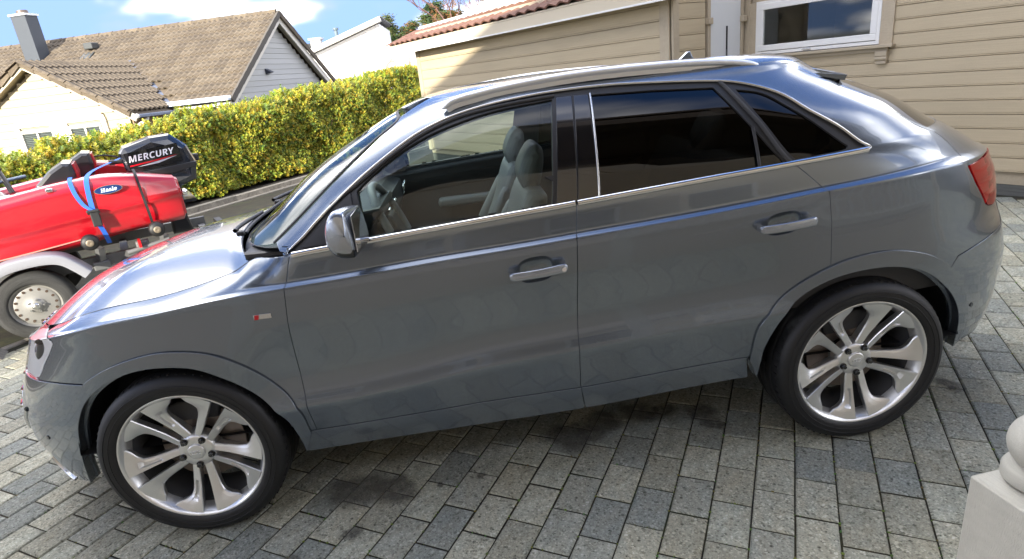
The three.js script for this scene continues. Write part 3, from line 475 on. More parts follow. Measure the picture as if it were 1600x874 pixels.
// ---------------------------------------------------------------- cabin
{
  for (const sg of [1, -1]) {
    const F = g => sg > 0 ? g : mirrorZ(tidy(g));
    mesh('door_card', F(panel(S.low, [[-.78, .6], [.95, .6], [.95, 2.93], [-.76, 2.93]], { off: -.075, gap: 0, rim: false, du: .08 })), M.trimGrey, car);
    mesh('door_top_trim', F(ribbon(S.low, [[-.76, 2.9], [.2, 2.9], [.96, 2.9]], [[.0, -.006], [.01, -.02], [.0, -.05], [-.05, -.085], [-.12, -.09]])), M.black, car);
    mesh('armrest', F(box(.5, .06, .07, -.1, .86, .76, .025)), M.pale, car);
    mesh('pillar_trim', F(panel(S.cab, [...dlo.filter(p => p[1] > 3.04), [1.0, 3.0], [.218, 3.0], [-.772, 3.0]], { holes: [inset(S.cab, dense(S.cab, area(glassFo) > 0 ? glassFo : glassFo.slice().reverse()), .004), glassRo, quarterO], off: -.022, gap: -.02, rim: false })), M.headliner, car);
    mesh('quarter_trim', F(panel(S.uni, [[1.0, .9], [1.7, .9], [1.6, 2.9], [1.3, 3.2], [1.0, 3.0]], { off: -.06, gap: 0, rim: false, du: .08 })), M.trimGrey, car);
  }
  mesh('headliner', both(panel(S.cab, [[-.36, 5.1], [cEnd(5.1), 5.1], [cEnd(5.5), 5.5], [.30, 5.95], [.55, 5.95], [rEnd(5.4), 5.4], [1.1, 5.1]], { off: -.03, gap: 0, rim: false, du: .08 })), M.headliner, car);
  mesh('floor', box(2.7, .04, 1.5, .35, .42, 0), M.dark, car);
  mesh('boot_cover', box(.75, .03, 1.45, 1.38, 1.08, 0), M.trimGrey, car);
  mesh('bulkhead', box(.05, .62, 1.5, -.92, .72, 0), M.dark, car);
  // dashboard: one profile across the car
  mesh('dashboard', extrude([[-.98, 1.06], [-.80, 1.055], [-.62, 1.065], [-.555, 1.04], [-.54, .96], [-.58, .86], [-.60, .70], [-.66, .5], [-.95, .5]], 1.48, .015).translate(0, 0, -.74), M.black, car);
  mesh('instrument_hood', extrude([[-.70, 1.05], [-.62, 1.12], [-.50, 1.13], [-.49, 1.11], [-.56, 1.04]], .36, .012).translate(0, 0, .19), M.black, car);
  for (const z of [.66, .10, -.12, -.66]) { const g = new THREE.Group(); g.name = 'air_vent'; car.add(g); mesh('surround', new THREE.TorusGeometry(.042, .007, 8, 24).rotateY(Math.PI / 2).rotateZ(-.25).translate(-.535, .99, z), M.satin, g); for (let i = -2; i < 3; i++) mesh('slat', box(.006, .004, .07, -.536, .99 + i * .013, z), M.satin, g); }
  mesh('centre_stack', box(.10, .34, .30, -.55, .80, 0, .02), M.gloss, car);
  mesh('centre_console', box(.95, .22, .24, -.05, .58, 0, .03), M.trimGrey, car);
  { // steering wheel
    const g = new THREE.Group(); g.name = 'steering_wheel'; g.position.set(-.475, 1.02, .37); g.rotation.z = .40; car.add(g);
    mesh('rim', new THREE.TorusGeometry(.18, .0165, 12, 56).rotateY(Math.PI / 2), M.pale, g);
    mesh('hub', box(.05, .12, .15, -.01, -.005, 0, .022), M.black, g);
    for (const a of [.25, -.25 + Math.PI, -Math.PI / 2]) mesh('spoke', bar([-.008, Math.sin(a) * .05, Math.cos(a) * .05], [0, Math.sin(a) * .176, Math.cos(a) * .176], .035, .014, [1, 0, 0]), M.satin, g);
    mesh('column', rod([-.03, 0, 0], [-.2, -.01, 0], .04), M.black, g);
  }
  // seats: side profile swept across with rounded edges
  const seat = (x, z, w) => {
    const g = new THREE.Group(); g.name = 'seat'; g.position.set(x, 0, z); car.add(g);
    const bev = (pts, d, b) => { const e = new THREE.ExtrudeGeometry(new THREE.Shape(new THREE.SplineCurve([...pts, pts[0]].map(p => new THREE.Vector2(...p))).getPoints(60)), { depth: d - 2 * b, bevelEnabled: true, bevelSize: b, bevelOffset: -b, bevelThickness: b, bevelSegments: 5 }); return e.translate(0, 0, -(d - 2 * b) / 2); };
    mesh('cushion', bev([[-.42, .62], [-.40, .53], [-.1, .50], [.08, .52], [.08, .66], [-.1, .63], [-.34, .66]], w, .05), M.leather, g);
    mesh('backrest', bev([[-.04, .60], [.06, .56], [.10, .66], [.15, .85], [.20, 1.02], [.215, 1.10], [.17, 1.13], [.12, 1.10], [.05, .92], [-.02, .76]], w, .05), M.leather, g);
    for (const s of [1, -1]) mesh('bolster', bev([[-.07, .64], [0, .60], [.08, .80], [.13, .98], [.10, 1.02], [.02, .90], [-.06, .76]], .10, .035).translate(-.01, 0, s * (w / 2 - .045)), M.leather, g);
    mesh('headrest', bev([[.13, 1.12], [.19, 1.10], [.225, 1.2], [.225, 1.27], [.19, 1.29], [.15, 1.25], [.12, 1.18]], .26, .05), M.leather, g);
    mesh('headrest_post', [rod([.185, 1.08, .06], [.19, 1.14, .06], .006), rod([.185, 1.08, -.06], [.19, 1.14, -.06], .006)], M.satin, g);
  };
  seat(-.06, .37, .50); seat(-.06, -.37, .50); seat(.86, 0, 1.26);
  mesh('seat_belt', [bar([.26, 1.30, .665], [.20, .75, .60], .045, .002, [0, 0, 1])], M.dark, car);
  mesh('inside_mirror', [box(.03, .06, .23, -.42, 1.36, 0, .015), rod([-.42, 1.38, 0], [-.47, 1.44, 0], .01)], M.black, car);
  for (const s of [1, -1]) mesh('sun_visor', box(.16, .015, .36, -.30, 1.445, s * .36, .006), M.headliner, car);
}
// ---------------------------------------------------------------- driveway
const speckle = [0, 1].map(q => { // exposed aggregate: light and dark grains 2 to 6 mm across
  const n = 512, f = new Float32Array(n * n);
  for (let j = 0; j < n; j++) for (let i = 0; i < n; i++) f[j * n + i] = .80 + .10 * tn(i / n, j / n, 7, q * 7.7, 3) + rr(-.08, .08);
  for (let k = 0; k < 9500; k++) { const x = rnd() * n, y = rnd() * n, r = rr(.8, k < 1500 ? 5.5 : 3.2), a = rnd() < .5 ? rr(.06, .30) : -rr(.08, .36), e = rr(.6, 1); for (let v = -6; v <= 6; v++) for (let u = -6; u <= 6; u++) if (u * u + v * v * e < r * r) f[(((y + v | 0) + n) % n) * n + ((x + u | 0) + n) % n] += a * .48; }
  return dataTex(n, n, (u, v, i, j) => { const g = f[j * n + i], m = .03 * tn(u, v, 9, 21 + q, 2); return [g + m, g + .01, g - .02 - m]; });
});
const grit = dataTex(512, 512, (u, v) => .5 + .5 * tn(u, v, 60, 11, 3) + rr(-.25, .25), false);
const paverTone = [[.445, .415, .335], [.505, .48, .40], [.33, .335, .31], [.41, .40, .35], [.39, .37, .305], [.475, .46, .39], [.295, .30, .28]];
const paverMat = paverTone.map((c, i) => std(c, .92, 0, { map: speckle[i % 2], bumpMap: grit, bumpScale: .0025 }));
const wetMat = std([.07, .07, .066], .7, 0, { map: speckle[0], bumpMap: grit, bumpScale: .002 });
const paverGeo = Array.from({ length: 8 }, (_, q) => {
  const L = .2045, Wd = .1342, c = .006, x = L / 2, z = Wd / 2, P = [], U = [], o = [rnd() * 5, rnd() * 5];
  const jit = () => rr(-.0018, .0018), T = [[-x + c + jit(), z - c + jit()], [x - c + jit(), z - c + jit()], [x - c + jit(), -z + c + jit()], [-x + c + jit(), -z + c + jit()]], B = [[-x, z], [x, z], [x, -z], [-x, -z]];
  const tri = (...p) => p.forEach(([a, y, b]) => { P.push(a, y, b); U.push((a + o[0]) * 1.7, (b + o[1]) * 1.7 + y * 2); });
  const t3 = i => [T[i][0], 0, T[i][1]], m3 = i => [B[i][0], -.005, B[i][1]], b3 = i => [B[i][0], -.03, B[i][1]];
  tri(t3(0), t3(1), t3(2), t3(0), t3(2), t3(3));
  for (let i = 0; i < 4; i++) { const k = (i + 1) % 4; tri(m3(i), m3(k), t3(k), m3(i), t3(k), t3(i), b3(i), b3(k), m3(k), b3(i), m3(k), m3(i)); }
  const g = new THREE.BufferGeometry(); g.setAttribute('position', new THREE.Float32BufferAttribute(P, 3)); g.setAttribute('uv', new THREE.Float32BufferAttribute(U, 2)); g.computeVertexNormals(); return g;
});
const soilTex = dataTex(512, 512, (u, v) => { const a = tn(u, v, 12, 2), b = tn(u, v, 50, 5, 3), m = Math.max(0, tn(u, v, 6, 31)); return [.30 + .25 * a + .25 * b, .27 + .22 * a + .22 * b + .25 * m, .19 + .15 * a + .15 * b]; });
{
  const terrain = new THREE.PlaneGeometry(300, 300, 60, 60).rotateX(-Math.PI / 2), q = terrain.attributes.position;
  for (let i = 0; i < q.count; i++) { const x = q.getX(i), z = q.getZ(i), d = (x + 4.55) * -.868 + (z + 6.48) * -.497 ; q.setY(i, -.045 - 1.1 * smooth(2.5, 9, d) * 1 + 9 * smooth(38, 90, Math.hypot(x, z)) * (z < -20 ? 1 : .2)); }
  terrain.computeVertexNormals(); const uv = terrain.attributes.uv; for (let i = 0; i < uv.count; i++) uv.setXY(i, q.getX(i) * .5, q.getZ(i) * .5);
  structure('ground', terrain, std([.16, .15, .09], .95, 0, { map: soilTex }));
}
const drive = structureGroup('driveway');
const kd = [.4815, -.8764], kn = [.8764, .4815]; // along the paver rows, across them
{
  const base = new THREE.PlaneGeometry(16, 20).rotateX(-Math.PI / 2), uv = base.attributes.uv; for (let i = 0; i < 4; i++) uv.setXY(i, uv.getX(i) * 9, uv.getY(i) * 11);
  const j = mesh('joint_sand', base.translate(2.5, -.0058, 0), std([.20, .19, .125], .97, 0, { map: soilTex }), drive); j.userData.kind = 'stuff';
  const list = [], kerbD = -3.9 * kn[0] + -1.5 * kn[1];
  for (let r = -60; r < 60; r++) for (let k = -60; k < 60; k++) {
    const a = (k + (r % 2 ? .5 : 0)) * .2105 + .05, b = r * .1395 + .02, x = a * kd[0] + b * kn[0], z = a * kd[1] + b * kn[1];
    if (x < -5 || x > 8.5 || z < -9 || z > 4.8 || b < kerbD + .12) continue;
    if ((x - 3.392) * -.8746 + (z + 4.661) * .4848 < .05 && x > 2) continue;
    // what shows: near the camera side of the car or past its ends
    const hid = Math.abs(z) < .62 && Math.abs(x) < 1.75; const d = Math.hypot(x + .13, z - 2.88);
    const seen = !hid && z < 1.75 && z > -2.5 && (x > -3.7 || z > -1.2); list.push({ x, z, s: seen ? 1 / d : .05 / d, i: list.length });
  }
  list.sort((p, q) => q.s - p.s);
  const rest = paverMat.map(() => []);
  list.forEach((p, n) => {
    const wave = fbm(p.x * .9, p.z * .9, 3.3, 3), mi = Math.min(6, Math.floor(clamp(rnd() * .8 + .1 + wave * .6, 0, .999) * 7)), gi = Math.floor(rnd() * 8);
    const m = new THREE.Mesh(paverGeo[gi], paverMat[mi]); m.position.set(p.x, rr(-.0022, .0012), p.z); m.rotation.set(rr(-.006, .006), Math.atan2(-kd[1], kd[0]) + (rnd() < .5 ? Math.PI : 0) + rr(-.008, .008), rr(-.006, .006));
    if (n < 300) { m.name = 'paver'; m.castShadow = m.receiveShadow = true; drive.add(m); } else { m.updateMatrix(); rest[mi].push(paverGeo[gi].clone().applyMatrix4(m.matrix)); }
  });
  // one object for the pavers past the nearest three hundred
  const all = [], groups = []; let at = 0; rest.forEach((l, i) => { if (!l.length) return; const g = mg(l); all.push(g); groups.push([at, g.attributes.position.count, i]); at += g.attributes.position.count; });
  const G = mergeGeometries(all); groups.forEach(([s, c, i]) => G.addGroup(s, c, i)); const mm = new THREE.Mesh(G, paverMat); mm.name = 'further_pavers'; mm.userData.kind = 'stuff'; mm.castShadow = mm.receiveShadow = true; drive.add(mm);
  // moss in the joints, thickest where blocks meet end to end
  const tuft = new THREE.IcosahedronGeometry(1, 1), tp = tuft.attributes.position; for (let i = 0; i < tp.count; i++) { const f = 1 + .35 * noise.noise(tp.getX(i) * 2.1, tp.getY(i) * 2.1, tp.getZ(i) * 2.1); tp.setXYZ(i, tp.getX(i) * f, tp.getY(i) * f, tp.getZ(i) * f); } tuft.computeVertexNormals();
  const moss = new THREE.InstancedMesh(tuft, std([1, 1, 1], .95), 2600), md = new THREE.Object3D(), mc = new THREE.Color(); moss.name = 'moss'; moss.userData.kind = 'stuff'; moss.receiveShadow = true;
  for (let i = 0; i < 2600; i++) { const p = list[Math.floor(Math.pow(rnd(), 1.3) * Math.min(list.length, 900))], e = rnd() < .5, s = rnd() < .5 ? 1 : -1, a = e ? s * .1053 : rr(-.1, .1), b = e ? (rnd() < .6 ? s * .0697 : rr(-.065, .065)) : s * .0697, k = rr(.0012, .0036); md.position.set(p.x + a * kd[0] + b * kn[0], -.0045 + rr(0, .002), p.z + a * kd[1] + b * kn[1]); md.scale.set(k * rr(.8, 2), k * .8, k * rr(.8, 2)); md.rotation.y = rr(0, 6.28); md.updateMatrix(); moss.setMatrixAt(i, md.matrix); mc.setRGB(rr(.05, .14), rr(.08, .17), rr(.015, .03)); moss.setColorAt(i, mc); } drive.add(moss);
  // oil and water stains
  const st = Array.from({ length: 2 }, (_, q) => { const t = dataTex(256, 256, (u, v) => { const x = u - .5, y = v - .5, a = Math.atan2(y, x), r = Math.hypot(x, y) * 2 / (.78 + .22 * noise.noise(Math.cos(a) * 1.6 + q * 5, Math.sin(a) * 1.6, 1.5)); return Math.pow(clamp((1 - r) * 2.2, 0, 1), 1.3) * (.62 + .35 * noise.noise(u * 7, v * 7, q)) * rr(.8, 1.1); }, false); return std([.085, .08, .066], .8, 0, { alphaMap: t, transparent: true }); });
  const stains = [[.165, .60, .20, .17], [.32, .53, .17, .14], [.50, .49, .16, .11], [-.25, .79, .035, .03], [-.42, .81, .03, .025], [.62, .50, .10, .08], [.78, .56, .11, .11], [.80, .66, .09, .08], [-.77, .77, .19, .19], [-.60, .80, .16, .13], [-.75, 1.02, .07, .05], [1.93, .62, .10, .06], [-.95, 1.12, .06, .05], [2.3, .2, .12, .07]];
  stains.forEach(([x, z, a, b], i) => mesh('stain', new THREE.PlaneGeometry(2 * a, 2 * b).rotateX(-Math.PI / 2).rotateY(i * 1.3).translate(x, .0042 + i * .0002, z), st[i % 2], drive));
}
// ---------------------------------------------------------------- kerbs and planting bed
const concreteTex = dataTex(256, 256, (u, v) => .78 + .3 * tn(u, v, 6, 8) + .2 * tn(u, v, 50, 3, 3) + rr(-.07, .07));
const concrete = std([.36, .33, .28], .9, 0, { map: concreteTex }), concreteDark = std([.27, .25, .215], .92, 0, { map: concreteTex });
{
  const kerb = structureGroup('kerb'); const sh = [[-.10, -.08], [.075, -.08], [.08, .03], [.06, .075], [.03, .09], [-.10, .09]];
  for (let i = -6; i < 11; i++) {
    const L = .985, g = extrude(sh, L, .006), ang = Math.atan2(kd[0], kd[1]); // local z along the row
    mesh('kerb_stone', g.rotateY(ang).translate(-4.62 + kd[0] * i, rr(-.006, .006), -6.52 + kd[1] * i), i % 3 ? concrete : concreteDark, kerb);
  }
  for (let i = -6; i < 8; i++) mesh('edging_stone', box(.12, .06, .99).rotateY(Math.atan2(kd[0], kd[1])).translate(-4.62 + kd[0] * (i + .5) + kn[0] * .16, -.018, -6.52 + kd[1] * (i + .5) + kn[1] * .16), concreteDark, kerb);
  const e2 = structureGroup('paving_edge'); for (let i = -3; i < 5; i++) mesh('edging_stone', box(.07, .06, .99, 0, -.022, 0, .006).rotateY(Math.atan2(kd[0], kd[1])).translate(-3.9 + kd[0] * i + kn[0] * .06, 0, -1.5 + kd[1] * i + kn[1] * .06), concrete, e2);
  const bed = new THREE.PlaneGeometry(2.4, 19, 20, 110).rotateX(-Math.PI / 2), q = bed.attributes.position; for (let i = 0; i < q.count; i++) q.setY(i, .05 + .05 * fbm(q.getX(i) * 3, q.getZ(i) * 3, 1, 4)); bed.computeVertexNormals(); const uv = bed.attributes.uv; for (let i = 0; i < uv.count; i++) uv.setXY(i, q.getX(i) * .7, q.getZ(i) * .7);
  structure('planting_bed', bed.rotateY(Math.atan2(kd[0], kd[1])).translate(-4.62 - kn[0] * 1.25 + kd[0] * 2.5, 0, -6.52 - kn[1] * 1.25 + kd[1] * 2.5), std([.10, .06, .035], .97, 0, { map: soilTex }));
  const slab = mesh(numbered('gravel_pad'), new THREE.PlaneGeometry(6.5, 9).rotateX(-Math.PI / 2).rotateY(Math.atan2(kd[0], kd[1])).translate(-3.9 - kn[0] * 3.3 + kd[0] * 1.2, -.02, -1.5 - kn[1] * 3.3 + kd[1] * 1.2), std([.24, .20, .145], .95, 0, { map: soilTex }), scene); slab.userData.kind = 'structure';
}
// ---------------------------------------------------------------- hedge
const sprig = (() => { // a spray of short needles round a twig
  const P = []; for (let i = 0; i < 13; i++) { const t = i / 13, a = i * 2.4, L = .030 * (1 - .45 * t), x = Math.cos(a), z = Math.sin(a), y0 = t * .075, w = .0058, ux = -z * w, uz = x * w, tipx = x * L, tipz = z * L, ty = y0 + L * .75;
    P.push(ux, y0, uz, -ux, y0, -uz, tipx * .6 - ux * 1.3, lerp(y0, ty, .55), tipz * .6 - uz * 1.3, ux, y0, uz, tipx * .6 - ux * 1.3, lerp(y0, ty, .55), tipz * .6 - uz * 1.3, tipx, ty, tipz, ux, y0, uz, tipx, ty, tipz, tipx * .6 + ux * 1.3, lerp(y0, ty, .55), tipz * .6 + uz * 1.3); }
  const g = new THREE.BufferGeometry(); g.setAttribute('position', new THREE.Float32BufferAttribute(P, 3)); g.computeVertexNormals(); return g;
})();
const leafMat = new THREE.MeshPhysicalMaterial({ color: 0xffffff, roughness: .75, transmission: .35, thickness: 0 });
function hedgeRow(name, label, count, shape, tones, s0) {
  const h = thing(name, label, 'hedge'), im = new THREE.InstancedMesh(sprig, leafMat, count), d = new THREE.Object3D(), c = new THREE.Color();
  im.name = 'foliage'; im.userData.kind = 'stuff'; im.castShadow = im.receiveShadow = true;
  for (let i = 0; i < count; i++) { const q = shape(); d.position.set(...q.p); d.lookAt(q.p[0] + q.n[0], q.p[1] + q.n[1], q.p[2] + q.n[2]); d.rotateX(Math.PI / 2); d.rotateX(rr(-.6, .6)); d.rotateZ(rr(-.6, .6)); d.rotateY(rr(0, 6.28)); d.scale.setScalar(rr(.7, 1.35) * s0 * (q.s || 1)); d.updateMatrix(); im.setMatrixAt(i, d.matrix);
    const t = tones[Math.floor(Math.pow(rnd(), .62) * .999 * tones.length)]; c.setRGB(t[0] * rr(.8, 1.2), t[1] * rr(.85, 1.15), t[2]); im.setColorAt(i, c); }
  h.add(im); return h;
}
{
  // along the kerb: u metres along kd from K, face on the kerb side
  const K = [-4.62 - kn[0] * .42, -6.52 - kn[1] * .42], top = curve([-6, 1.02], [-3, 1.06], [-1.5, 1.04], [0, 1.14], [1.2, 1.25], [3, 1.36], [4, 1.45], [5, 1.50], [6, 1.58], [7, 1.68], [8, 1.74], [9, 1.76]);
  const lump = (u, y, k) => .30 * fbm(u * 1.1, y * 1.3, k, 4) + .05 * noise.noise(u * 6, y * 6, k);
  const tones = [[.10, .16, .014], [.15, .22, .015], [.21, .28, .016], [.30, .34, .016], [.40, .39, .018], [.50, .43, .02]];
  const shape = () => {
    const u = rr(-4, 8.8), H = top(u) + .22 * fbm(u * 1.7, 1, 5, 4) + .03 * noise.noise(u * 9, 2, 2), D = 1.0, f = rnd(), inn = Math.pow(rnd(), 2.2) * .22;
    let y, b, n; // face, top or shoulder
    if (f < .60) { y = .10 + (H - .12) * Math.pow(rnd(), .85); b = -.02 - .10 * (y / H) + lump(u, y, 1) * (y < .3 ? 1.4 : 1) - inn; n = [kn[0] + rr(-.5, .5), rr(.1, .9), kn[1] + rr(-.5, .5)]; }
    else { b = -.1 - rnd() * D; y = H + lump(u, b, 4) * .8 - .12 * Math.pow(2 * Math.abs(b + .55), 3) - inn * .6; n = [rr(-.5, .5) + kn[0] * .2, 1, rr(-.5, .5) + kn[1] * .2]; }
    const spike = f > .86 ? Math.pow(rnd(), 2) * .16 : 0;
    return { p: [K[0] + kd[0] * u + kn[0] * b, y + spike, K[1] + kd[1] * u + kn[1] * b], n, s: spike > .06 ? 1.7 : .75 + .7 * clamp(.5 + 1.6 * fbm(u * 2.6, y * 3, 17, 2), 0, 1) };
  };
  const h = hedgeRow('hedge', 'clipped golden green conifer hedge behind the grey kerb', 80000, shape, tones, .92);
  const br = []; for (let i = 0; i < 130; i++) { const u = rr(-4, 8.4), b = rr(-.75, -.4), x = K[0] + kd[0] * u + kn[0] * b, z = K[1] + kd[1] * u + kn[1] * b, hh = top(u) * rr(.6, .95), l = rr(-.25, .25); br.push(tube([[x, .02, z], [x + l * .4 + kn[0] * .1, hh * .5, z + kn[1] * .1], [x + l + kn[0] * .2, hh, z + kn[1] * .2]], .011, 6, 5)); }
  mesh('branches', mg(br), std([.11, .075, .045], .9), h).userData.kind = 'stuff';
  // dark boxes inside block light; their colour stands in for inner shade
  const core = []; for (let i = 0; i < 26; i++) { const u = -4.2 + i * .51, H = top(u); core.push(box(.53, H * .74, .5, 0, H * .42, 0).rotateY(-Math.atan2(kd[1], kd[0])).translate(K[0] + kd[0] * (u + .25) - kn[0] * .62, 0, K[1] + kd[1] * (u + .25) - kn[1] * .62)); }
  mesh('dark_core', mg(core), std([.03, .035, .012], 1), h).userData.kind = 'stuff';
}
// ---------------------------------------------------------------- garage with boarded walls
const woodTex = dataTex(512, 256, (u, v) => .95 + .05 * tn(u, v, 3, 4) + .06 * fbm(u * 3, v * 60, 2.2, 3) * Math.min(1, 8 * Math.min(u, 1 - u)) + rr(-.02, .02));
const beige = [[.48, .392, .256], [.465, .38, .248], [.495, .405, .266]].map(c => std(c, .62, 0, { map: woodTex })), beigeTrim = std([.43, .357, .25], .6, 0, { map: woodTex });
const creamTrim = std([.52, .45, .33], .6), whitePaint = std([.68, .67, .64], .5), whiteWall = std([.80, .79, .76], .6);
// one cladding board: rounded top lap, quirk bead near its lower edge
function boardGeo(L, h, t = .02) {
  const g = extrude([[0, .002], [t * .72, .002], [t, .006], [t, h * .10], [t * .78, h * .115], [t * .78, h * .135], [t, h * .15], [t * .92, h - .008], [t * .60, h - .002], [0, h - .002]], L, 0).rotateY(Math.PI / 2); // x along, z out after the turn below
  g.applyMatrix4(new THREE.Matrix4().makeBasis(V(1, 0, 0), V(0, 1, 0), V(0, 0, -1))); const q = g.attributes.position, uv = g.attributes.uv; for (let i = 0; i < q.count; i++) uv.setXY(i, q.getX(i) * .5, q.getY(i) * 2 + q.getZ(i) * 2);
  g.computeVertexNormals(); return tidy(g);
}
function cladding(par, x0, x1, y0, y1, h, z, turn = 0, mats = beige, name = 'board', off = [0, 0, 0]) {
  const L = x1 - x0, geo = boardGeo(L, h), n = Math.ceil((y1 - y0) / h - 1e-6);
  for (let i = 0; i < n; i++) { const m = new THREE.Mesh(geo, mats[Math.floor(rnd() * mats.length)]); m.name = name; m.castShadow = m.receiveShadow = true;
    const g = new THREE.Group(); m.position.set(x0, y0 + i * h, z); if (turn) { m.rotation.y = turn; m.position.set(off[0], y0 + i * h, off[2]); } par.add(m); }
}
const std2red = [[.52, .20, .075], [.48, .18, .07], [.55, .23, .09]].map(c => std(c, .8, 0, { map: concreteTex }));
const garage = thing('garage', 'beige boarded garage with red brown roof tiles behind the car', 'garage', null, [3.392, 0, -4.661], -1.0647);
{
  const G = garage, W = 1.282;
  mesh('foundation', [box(7.0, .24, .2, 3.5, .1, -.12), box(6.46, .24, .2, -3.23, .1, W - .12)], std([.16, .16, .145], .9, 0, { map: concreteTex }), G);
  mesh('inner_wall', [box(.21, 2.4, .05, .095, 1.3, -.04), box(5.45, 2.4, .05, 4.275, 1.3, -.04), box(1.35, 1.27, .05, .875, .735, -.04), box(1.35, .6, .05, .875, 2.26, -.04), box(6.46, 2.3, .05, -3.23, 1.3, W - .04), box(.05, 2.3, .6, -.04, 1.3, W - .33), box(.05, 2.3, .1, -.04, 1.3, .05)], beigeTrim, G);
  // right wall boards, broken round the window
  cladding(G, .0, 7, .215, 1.247, .129, 0); cladding(G, 1.70, 7, 1.247, 2.6, .129, 0); cladding(G, 0, .08, 1.247, 2.6, .129, 0);
  cladding(G, .08, 1.70, 1.247, 1.376, .129, 0);
  // wing front and its return
  cladding(G, -6.33, -.12, .25, 2.12, .1665, W);
  { const geo = boardGeo(.50, .165); for (let i = 0; i < 14; i++) { const m = new THREE.Mesh(geo, beige[i % 3]); m.name = 'board'; m.castShadow = m.receiveShadow = true; m.position.set(0, .25 + i * .165, W - .03); m.rotation.y = Math.PI / 2; G.add(m); } }
  for (const x of [-6.395, -.075]) mesh('corner_board', box(.135, 1.95, .03, x, 1.2, W + .03, .004), beigeTrim, G);
  mesh('corner_board', box(.03, 1.95, .10, .02, 1.2, W - .03 + .0, .004), beigeTrim, G);
  mesh('corner_board', box(.09, 2.2, .035, .045, 1.3, .03, .004), beigeTrim, G);
  // door in the return wall
  const d = new THREE.Group(); d.name = 'door'; G.add(d);
  mesh('leaf', box(.03, 2.1, .56, .005, 1.10, .40, .003), std([.58, .59, .58], .45), d); mesh('slot_window', box(.012, .75, .028, .017, 1.42, .37), M.gloss, d);
  mesh('frame', [box(.05, 2.2, .05, .012, 1.12, .70, .004), box(.05, 2.2, .045, .012, 1.12, .095, .004)], beigeTrim, d);
  mesh('door_corbel', [box(.09, .07, .07, .03, 1.86, .71, .01), box(.09, .07, .07, .03, 1.86, .095, .01)], beigeTrim, G);
  // window
  const w = new THREE.Group(); w.name = 'window'; G.add(w);
  const x0 = .205, x1 = 1.56, y0 = 1.46, y1 = 1.985, fr = (a, b, c, e, t, z, dd, r) => [box(c - a, t, dd, (a + c) / 2, b + t / 2, z, r), box(c - a, t, dd, (a + c) / 2, e - t / 2, z, r), box(t, e - b - 2 * t, dd, a + t / 2, (b + e) / 2, z, r), box(t, e - b - 2 * t, dd, c - t / 2, (b + e) / 2, z, r)];
  mesh('frame', fr(x0 - .03, y0 - .03, x1 + .03, y1 + .03, .034, .005, .07, .003), whitePaint, w);
  mesh('sash', fr(x0, y0 + .01, x1, y1, .065, .022, .045, .006), whitePaint, w);
  mesh('pane', box(x1 - x0 - .1, y1 - y0 - .1, .004, (x0 + x1) / 2, (y0 + y1) / 2 + .005, .018), phys([.9, .92, .9], { transmission: 1, thickness: 0, roughness: 0, ior: 1.5 }), w);
  mesh('handle', box(.10, .018, .02, .83, y0 - .012, .055, .006), M.satin, w);
  mesh('casing', [box(.115, .62, .028, .118, 1.70, .026, .004), box(.125, .62, .028, 1.653, 1.70, .026, .004)], beigeTrim, G);
  mesh('window_sill', [box(1.72, .03, .085, .885, 1.408, .05, .006), box(1.60, .04, .03, .885, 1.374, .028, .004)], beigeTrim, G);
  for (const x of [1.633, .14]) mesh('corbel', [box(.115, .05, .055, x, 1.338, .045, .004), new THREE.CylinderGeometry(.026, .026, .115, 16).rotateZ(Math.PI / 2).translate(x, 1.292, .045), box(.10, .03, .04, x, 1.252, .038, .004)], beigeTrim, G);
  // dim workroom behind the pane
  mesh('room', [box(2.6, .04, 2.2, 1.1, .6, -1.2), box(2.6, .04, 2.2, 1.1, 2.5, -1.2), box(2.6, 2, .04, 1.1, 1.55, -2.3), box(.04, 2, 2.2, -.2, 1.55, -1.2), box(.04, 2, 2.2, 2.4, 1.55, -1.2)], std([.30, .29, .26], .9), G);
  // roof: eave board, tiles, upper storey behind
  mesh('fascia', box(7.3, .165, .022, -3.5, 2.19, W + .26), creamTrim, G); mesh('drip_board', box(7.3, .02, .03, -3.5, 2.102, W + .262), whitePaint, G);
  mesh('soffit', box(7.3, .02, .27, -3.5, 2.125, W + .115), creamTrim, G);
  mesh('barge_board', [bar([-7.16, 2.20, W + .26], [-7.16, 2.56, W - .75], .025, .17)], whitePaint, G);
  const tileRed = [[.24, .105, .065], [.22, .095, .06], [.27, .125, .08]].map(c => std(c, .8, 0, { map: concreteTex }));
  const tg = tileGeo(.235, .40, .03); for (let r = 0; r < 2; r++) for (let i = 0; i < 31; i++) { const m = new THREE.Mesh(tg, tileRed[Math.floor(rnd() * 3)]); m.name = 'roof_tile'; m.castShadow = m.receiveShadow = true; m.position.set(-7.1 + i * .233, 2.285 + r * .115, W + .295 - r * .325); m.rotation.x = .345; G.add(m); }
  mesh('roof_board', bar([-7.12, 2.395, W - .153], [.12, 2.395, W - .153], .9, .02, [0, 1, .36]), beigeTrim, G);
  const tg2 = tileGeo(.26, .40, .03);
  mesh('upper_wall', [box(4.7, .42, .04, -2.35, 2.70, W - .50), box(.04, .42, 4, -4.68, 2.70, W - 2.5), box(7, .7, .04, 3.5, 2.9, -.3)], whiteWall, G); mesh('upper_fascia', [box(7.2, .09, .03, -3.5, 2.56, W - .44)], whitePaint, G);
  for (let r = 0; r < 4; r++) for (let i = 0; i < 19; i++) { const m = new THREE.Mesh(tg2, std2red[Math.floor(rnd() * 3)]); m.name = 'upper_roof_tile'; m.castShadow = m.receiveShadow = true; m.position.set(-4.85 + i * .258, 2.93 + r * .15, W - .28 - r * .31); m.rotation.x = .44; G.add(m); }
  mesh('upper_roof', [bar([-4.9, 3.58, W - 1.79], [0.1, 3.58, W - 1.79], 3.4, .02, [0, 1, .47])], beigeTrim, G);
